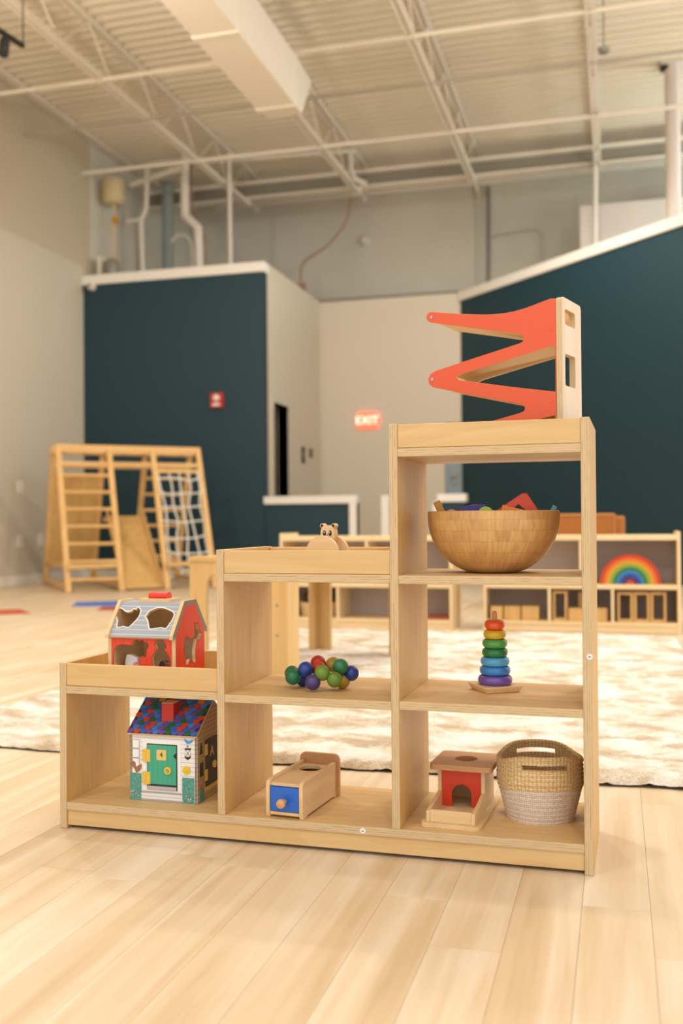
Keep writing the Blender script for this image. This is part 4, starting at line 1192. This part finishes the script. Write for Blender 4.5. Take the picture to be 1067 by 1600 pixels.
for x in (.047, .150):
    a = f3h(x, Lh-.014, .0085); MB().plate([(x-.008, Lh-.022), (x+.008, Lh-.022), (x+.008, Lh-.002), (x-.008, Lh-.002)], [], .0078, .0092, f3h).build('clasp', M_gold, t, smooth=0)
    q = f3h(x, Lh, .009); MB().tube([(q[0]-.008, q[1], q[2]), (q[0]+.008, q[1], q[2])], .0022, 10).build('clasp_pin', M_gold, t)

# ------------------------------------------------------------------ small table behind the shelf
c, s = cos(TH), sin(TH)
def cam2w(x, z): return Vector((x*c-z*s, x*s+z*c, 0))
TC = cam2w(-.233, 4.27)
tang = R(90)-R(34.5)+TH            # direction of the long side in the room
TA, TB, THt = 1.0, .57, .535
t = thing('kids_table', 'low plywood table with arched aprons half hidden behind the shelf', 'table', (TC.x, TC.y, .026), tang)
# local x = long side (into the picture, to the right), local y = short side (to the left)
M_tab = wood('table_birch', 'e0bd84', 'cfa566', 'x', fine=25)
M_tabz = wood('table_birch_z', 'e0bd84', 'cfa566', 'z', fine=25)
MB().plate(rrect(-.01, -.01, TA+.01, TB+.01, .03), [], THt-.022, THt, fz).build('table_top', M_tab, t, bevel=.002)
lw = .08
def apron(L, name, f3):
    hA = .055; z1 = THt-.022; r_ = .06
    pts = [(0, 0), (lw, 0), (lw, z1-hA-r_)]+[(lw+r_-r_*cos(R(a)), z1-hA-r_+r_*sin(R(a))) for a in range(15, 91, 15)]
    pts += [(L-x, z) for x, z in reversed(pts)]
    pts += [(L, z1), (0, z1)]
    MB().plate(pts, [], 0, .02, f3).build(name, M_tabz, t, smooth=0, bevel=.002)
apron(TA, 'side_frame', lambda a, b, q: (a, q, b)); apron(TA, 'side_frame', lambda a, b, q: (a, TB-q, b))
apron(TB-.04, 'end_frame', lambda a, b, q: (q, a+.02, b)); apron(TB-.04, 'end_frame', lambda a, b, q: (TA-q, a+.02, b))
for z in (.20, .33):
    for yy in (.06,): MB().lathe([(0, -.002), (.007, -.001), (.007, 0)], 14, (0, yy, z), ax='x').build('bolt', M_screw, t)

# ------------------------------------------------------------------ low shelf units at the far side of the rug
M_unit = wood('unit_maple', 'e8d0a6', 'dabc8a', 'x', fine=20); M_unitz = wood('unit_maple_z', 'e8d0a6', 'dabc8a', 'z', fine=20)
def unit(label, x0, x1, y0, zt, zm, updiv, lowdiv):
    t = thing('low_shelf', label, 'shelf', (x0, y0, 0)); L = x1-x0; D = .36; e = .02
    for x in (0, L-e): MB().box(x, x+e, 0, D, 0, zt+.022).build('side_panel', M_unitz, t, bevel=.003)
    MB().box(e, L-e, 0, D, zt-.032, zt).build('top_board', M_unit, t, bevel=.003)
    MB().box(e, L-e, 0, D-.012, zm-.028, zm).build('shelf_board', M_unit, t, bevel=.003)
    MB().box(e, L-e, 0, D-.012, .045, .068).build('bottom_board', M_unit, t, bevel=.002)
    MB().box(e, L-e, .004, .02, .003, .045).build('kick_board', M_unit, t)
    MB().box(e, L-e, D-.012, D, .045, zt-.032).build('back_panel', M_felt, t)
    for x in updiv: MB().box(x-x0-.009, x-x0+.009, .002, D-.012, zm, zt-.032).build('divider', M_unitz, t)
    for x in lowdiv: MB().box(x-x0-.009, x-x0+.009, .002, D-.012, .068, zm-.028).build('divider', M_unitz, t)
    return t
UA, UB = 6.42, 6.50
unit('low maple shelf unit at the far left edge of the rug', -2.216, -1.036, UA, .617, .305, (atY(572, 850, UA).x,), (atY(527, 930, UA).x,))
unit('low maple shelf unit at the far right, holding the rainbow', -.846, .376, UB, .617, .305, (atY(907, 870, UB).x,), (atY(858, 940, UB).x, atY(957, 940, UB).x))
zb_ = .068
M_blk = wood('block_wood', 'd9b06a', 'c4975a', 'z', fine=20)
def wblock(label, u0, u1, vtop, z0, y=UB+.04, d=.09, hgt=None):
    a = atY(u0, vtop, y); b = atY(u1, vtop, y)
    o = MB().box(0, b.x-a.x, 0, d, 0, a.z-z0).build('wooden_block', M_blk, None, (a.x, y, z0), bevel=.005)
    return tag(o, label, 'block', 'plain wooden blocks')
for u0, u1, v, l in ((766, 785, 947, 'plain wooden cube against the left end of the right low shelf'), (787, 813, 947, 'plain wooden cube in the middle of the three in a row'), (815, 842, 947, 'plain wooden cube on the right of the three in a row')): wblock(l, u0, u1, v, zb_)
wblock('wide wooden block beside the single open frame', 888, 917, 950, zb_)
wblock('wooden block with another standing behind, right of the shelf post', 921, 949, 950, zb_)
wblock('tall narrow wooden block behind the wide one', 903, 922, 925, zb_, UB+.16, .05)
def frame(label, u0, u1, vtop):
    y = UB+.05; a = atY(u0, vtop, y); b = atY(u1, vtop, y); w_, h_ = b.x-a.x, a.z-zb_; e = .017
    o = MB().plate([(0, 0), (w_, 0), (w_, h_), (0, h_)], [[(e, e), (w_-e, e), (w_-e, h_-e), (e, h_-e)]], 0, .10).build('frame_block', M_blk, None, (a.x, y, zb_), bevel=.003, smooth=0)
    tag(o, label, 'block', 'open wooden frames')
frame('open wooden frame standing alone in the middle cubby', 863, 886, 923)
frame('open wooden frame, leftmost of the three in the right cubby', 964, 989, 925); frame('open wooden frame in the middle of the three', 990, 1015, 925); frame('open wooden frame, rightmost of the three', 1016, 1041, 925)
# rainbow
yr = UB+.08
a, b, tp = atY(937, 911, yr), atY(1033, 911, yr), atY(985, 866, yr)
Rr = (b.x-a.x)/2; rb_ = thing('rainbow_stacker', 'wooden rainbow arch toy on the right low shelf', 'toy', ((a.x+b.x)/2, yr, .305))
ky = (tp.z-.305)/Rr
rcs = ['cf3a1e', 'e2701c', 'd9a12a', '8fa63a', '2f7d3c', '2a7fc0', '33489a', '4a2f6a', 'c8452e']
for k, cc in enumerate(rcs):
    r1 = Rr*(1-k*.108); r0 = Rr*(1-(k+1)*.108)+.001 if k < 8 else 0
    pts = [(r1*cos(R(x)), ky*r1*sin(R(x))) for x in range(0, 181, 10)]
    pts += [(r0*cos(R(x)), ky*r0*sin(R(x))) for x in range(180, -1, -10)] if r0 > .004 else []
    MB().plate(pts, [], 0, .07).build('arch', plain('rainbow_%d' % k, cc, .5), rb_, bevel=.0015)
# things in the left unit
p = atY(478, 958, UA+.12)
bk = thing('storage_basket', 'woven tan basket in the left low shelf, seen between table legs', 'basket', (-1.98, UA+.17, zb_))
MB().lathe([(0, 0), (.125, 0), (.145, .10), (.138, .10), (.118, .008), (0, .008)], 32).build('basket', M_jute, bk)
cu = tag(MB().sphere((0, 0, 0), .115, 20, (1, .95, .62)).build('cushion', plain('brown_cloth', '4a382f', .9), None, (-1.98, UA+.17, zb_+.125)), 'dark brown cushion stuffed in the woven tan basket', 'cushion')
a, b = atY(668, 962, UA+.1), atY(704, 962, UA+.1)
tag(MB().box(0, b.x-a.x, 0, .12, 0, .022).build('picture_book', plain('book_red', 'a8482f', .5), None, (a.x, UA+.1, zb_), bevel=.002), 'flat red book on the bottom of the left low shelf', 'book')
p = atY(685, 886, UA+.1)
dn = thing('toy_dinosaur', 'small dark green toy animal on the left low shelf', 'animal', (p.x, UA+.12, .305))
MB().sphere((0, 0, .026), .022, 14, (1.5, .6, .8)).build('body', plain('toy_dark_green', '1f3a34', .6), dn)
MB().tube(smoothpath([(.025, 0, .03), (.045, 0, .045), (.06, 0, .06)]), [.010]*5+[.008]*5+[.006]).build('neck', plain('toy_dark_green2', '1f3a34', .6), dn)
for x in (-.018, .018):
    for y in (-.009, .009): MB().tube([(x, y, .022), (x, y, 0)], .006, 8).build('leg', M_ink, dn)

# leather armchair behind the right unit
pr_ = atY(962, 805, 8.1)
ch = thing('armchair', 'tan leather armchair seen from behind the right low shelf', 'chair', (pr_.x, 8.1, 0))
cw = .78
MB().plate(rrect(-cw, .18, 0, .765, .03), [], 0, .12).build('backrest', M_leather, ch, bevel=.02, seg=3)
MB().tube([(-cw+.01, -.004, .3), (-cw+.01, -.004, .755), (-.01, -.004, .755), (-.01, -.004, .3)], .008, 8).build('piping', M_leatherd, ch)
for x in (-cw-.06, -.06): MB().plate([(.02, .18), (.70, .18), (.72, .52), (.60, .56), (.16, .60), (.06, .745), (.02, .745)], [], x, x+.13, lambda a, b, q: (q, a, b)).build('armrest', M_leather, ch, bevel=.02, seg=3)
MB().box(-cw+.07, -.06, .12, .70, .2, .44).build('seat', M_leather, ch, bevel=.03, seg=3)
for x in (-cw+.02, -.04):
    for y in (.06, .66): MB().lathe([(0, 0), (.014, 0), (.022, .19), (0, .19)], 12, (x, y, 0)).build('leg', M_beech, ch)

# ------------------------------------------------------------------ floor mats
def mat_(label, col, uv):
    pts = [atZ(u, v, .004) for u, v in uv]; o_ = pts[0]
    m = MB().hexa([(p.x-o_.x, p.y-o_.y, -.004) for p in pts], [(p.x-o_.x, p.y-o_.y, .001) for p in pts])
    tag(m.build('floor_mat', plain('mat_'+col, col, .7), None, (o_.x, o_.y, .0045)), label, 'mat', 'thin coloured floor mats')
mat_('thin red mat on the floor at the left edge', 'c0502f', [(-60, 962), (47, 958), (32, 952), (-60, 955)])
mat_('thin blue mat on the floor left of the barn', '3c6fc0', [(112, 947), (215, 946), (215, 938), (120, 941)])
mat_('thin red mat beside the blue mat, behind the barn', 'a83a2c', [(152, 953), (230, 953), (230, 947.5), (160, 948)])

# ------------------------------------------------------------------ climbing frame
CO = atZ(107, 927)
CY = R(40)
cw_, cd_, chh, cty = 1.57, 1.62, 1.57, .66
t = thing('climbing_frame', 'wooden climbing frame with ladders, rope net and slide by the left wall', 'climber', (CO.x, CO.y, 0), CY)
def rail(p, q, a=.04, b=.06): return MB().bar(p, q, a, b, 0, (1, 0, 0)).build('rail', M_pine, t, bevel=.004)
xs = (0, .55, 1.04, cw_)
fy = lambda z: cty*z/chh                      # front plane
byy = lambda z: cd_-cty*z/chh                 # back plane
for x in xs: rail((x, 0, 0), (x, fy(chh), chh))
for x in xs: rail((x, cd_, 0), (x, byy(chh), chh))
for y in (cty, cd_-cty): MB().bar((-.03, y, chh-.03), (cw_+.03, y, chh-.03), .04, .09, 0, (0, 0, 1)).build('top_beam', M_pineX, t, bevel=.004)
for y in (fy(chh-.2)+.01, byy(chh-.2)-.01): MB().bar((0, y, chh-.20), (cw_, y, chh-.20), .03, .05).build('top_beam', M_pineX, t, bevel=.004)
for k in range(7):
    x = .12+k*(cw_-.24)/6
    MB().tube([(x, cty, chh-.05), (x, cd_-cty, chh-.05)], .016, 8).build('monkey_bar', M_pine, t)
for k in range(7):
    z = .13+k*.185
    MB().tube([(0, fy(z), z), (.55, fy(z), z)], .019, 8).build('rung', M_pineX, t)
    MB().tube([(1.04, byy(z), z), (cw_, byy(z), z)], .019, 8).build('rung', M_pineX, t)
# climbing board on the left of the back side
z0, z1 = .22, 1.28
MB().hexa([(.03, byy(z0)-.012, z0), (.52, byy(z0)-.012, z0), (.52, byy(z0)+.012, z0), (.03, byy(z0)+.012, z0)], [(.03, byy(z1)-.012, z1), (.52, byy(z1)-.012, z1), (.52, byy(z1)+.012, z1), (.03, byy(z1)+.012, z1)]).build('climbing_board', M_pinep, t)
for x in (0, .55, 1.04, cw_): MB().bar((x, .02, .06), (x, cd_-.02, .06), .035, .05).build('floor_beam', M_pineX, t, bevel=.003)
for x0_, x1_ in ((0, .55), (1.04, cw_)):
    for y in (.04, cd_-.04): MB().bar((x0_, y, .27), (x1_, y+(.08 if y < 1 else -.08), .27), .03, .05).build('brace', M_pineX, t, bevel=.003)
MB().bar((0, .11, .27), (0, cd_-.11, .27), .03, .05).build('brace', M_pineX, t, bevel=.003)
# slide
sx0, sx1 = .60, .99
A_, B_ = Vector((0, .06, .02)), Vector((0, .95, .78))
MB().hexa([(sx0, A_.y, A_.z), (sx1, A_.y, A_.z), (sx1, B_.y, B_.z), (sx0, B_.y, B_.z)], [(sx0, A_.y, A_.z+.02), (sx1, A_.y, A_.z+.02), (sx1, B_.y, B_.z+.02), (sx0, B_.y, B_.z+.02)]).build('slide', M_pinep, t)
for x in (sx0-.02, sx1): MB().hexa([(x, A_.y, A_.z), (x+.02, A_.y, A_.z), (x+.02, B_.y, B_.z), (x, B_.y, B_.z)], [(x, A_.y, A_.z+.07), (x+.02, A_.y, A_.z+.07), (x+.02, B_.y, B_.z+.08), (x, B_.y, B_.z+.08)]).build('slide_rail', M_pine, t)
MB().bar((.55, .97, .76), (1.04, .97, .76), .04, .05).build('slide_bar', M_pineX, t)
# rope net on the right front ladder
nt = MB().bar((1.04, fy(1.3)+.0, 1.30), (cw_, fy(1.3), 1.30), .03, .04).build('net_bar', M_pineX, t)
def netp(x, z): return Vector((1.04+x, fy(z)-.01+.03*sin(x*9+z*5), z))
rn = random.Random(3)
for k in range(5):
    x = .06+k*.105
    MB().tube(smoothpath([netp(x+rn.uniform(-.025, .025), .16+j*.19) for j in range(7)], 3), .010, 6).build('net_rope', M_rope, nt)
for j in range(7):
    z = .24+j*.165
    MB().tube(smoothpath([netp(q_*.53/4, z+rn.uniform(-.02, .02)-.03*sin(q_*PI/4)) for q_ in range(5)], 3), .010, 6).build('net_rope', M_rope, nt)
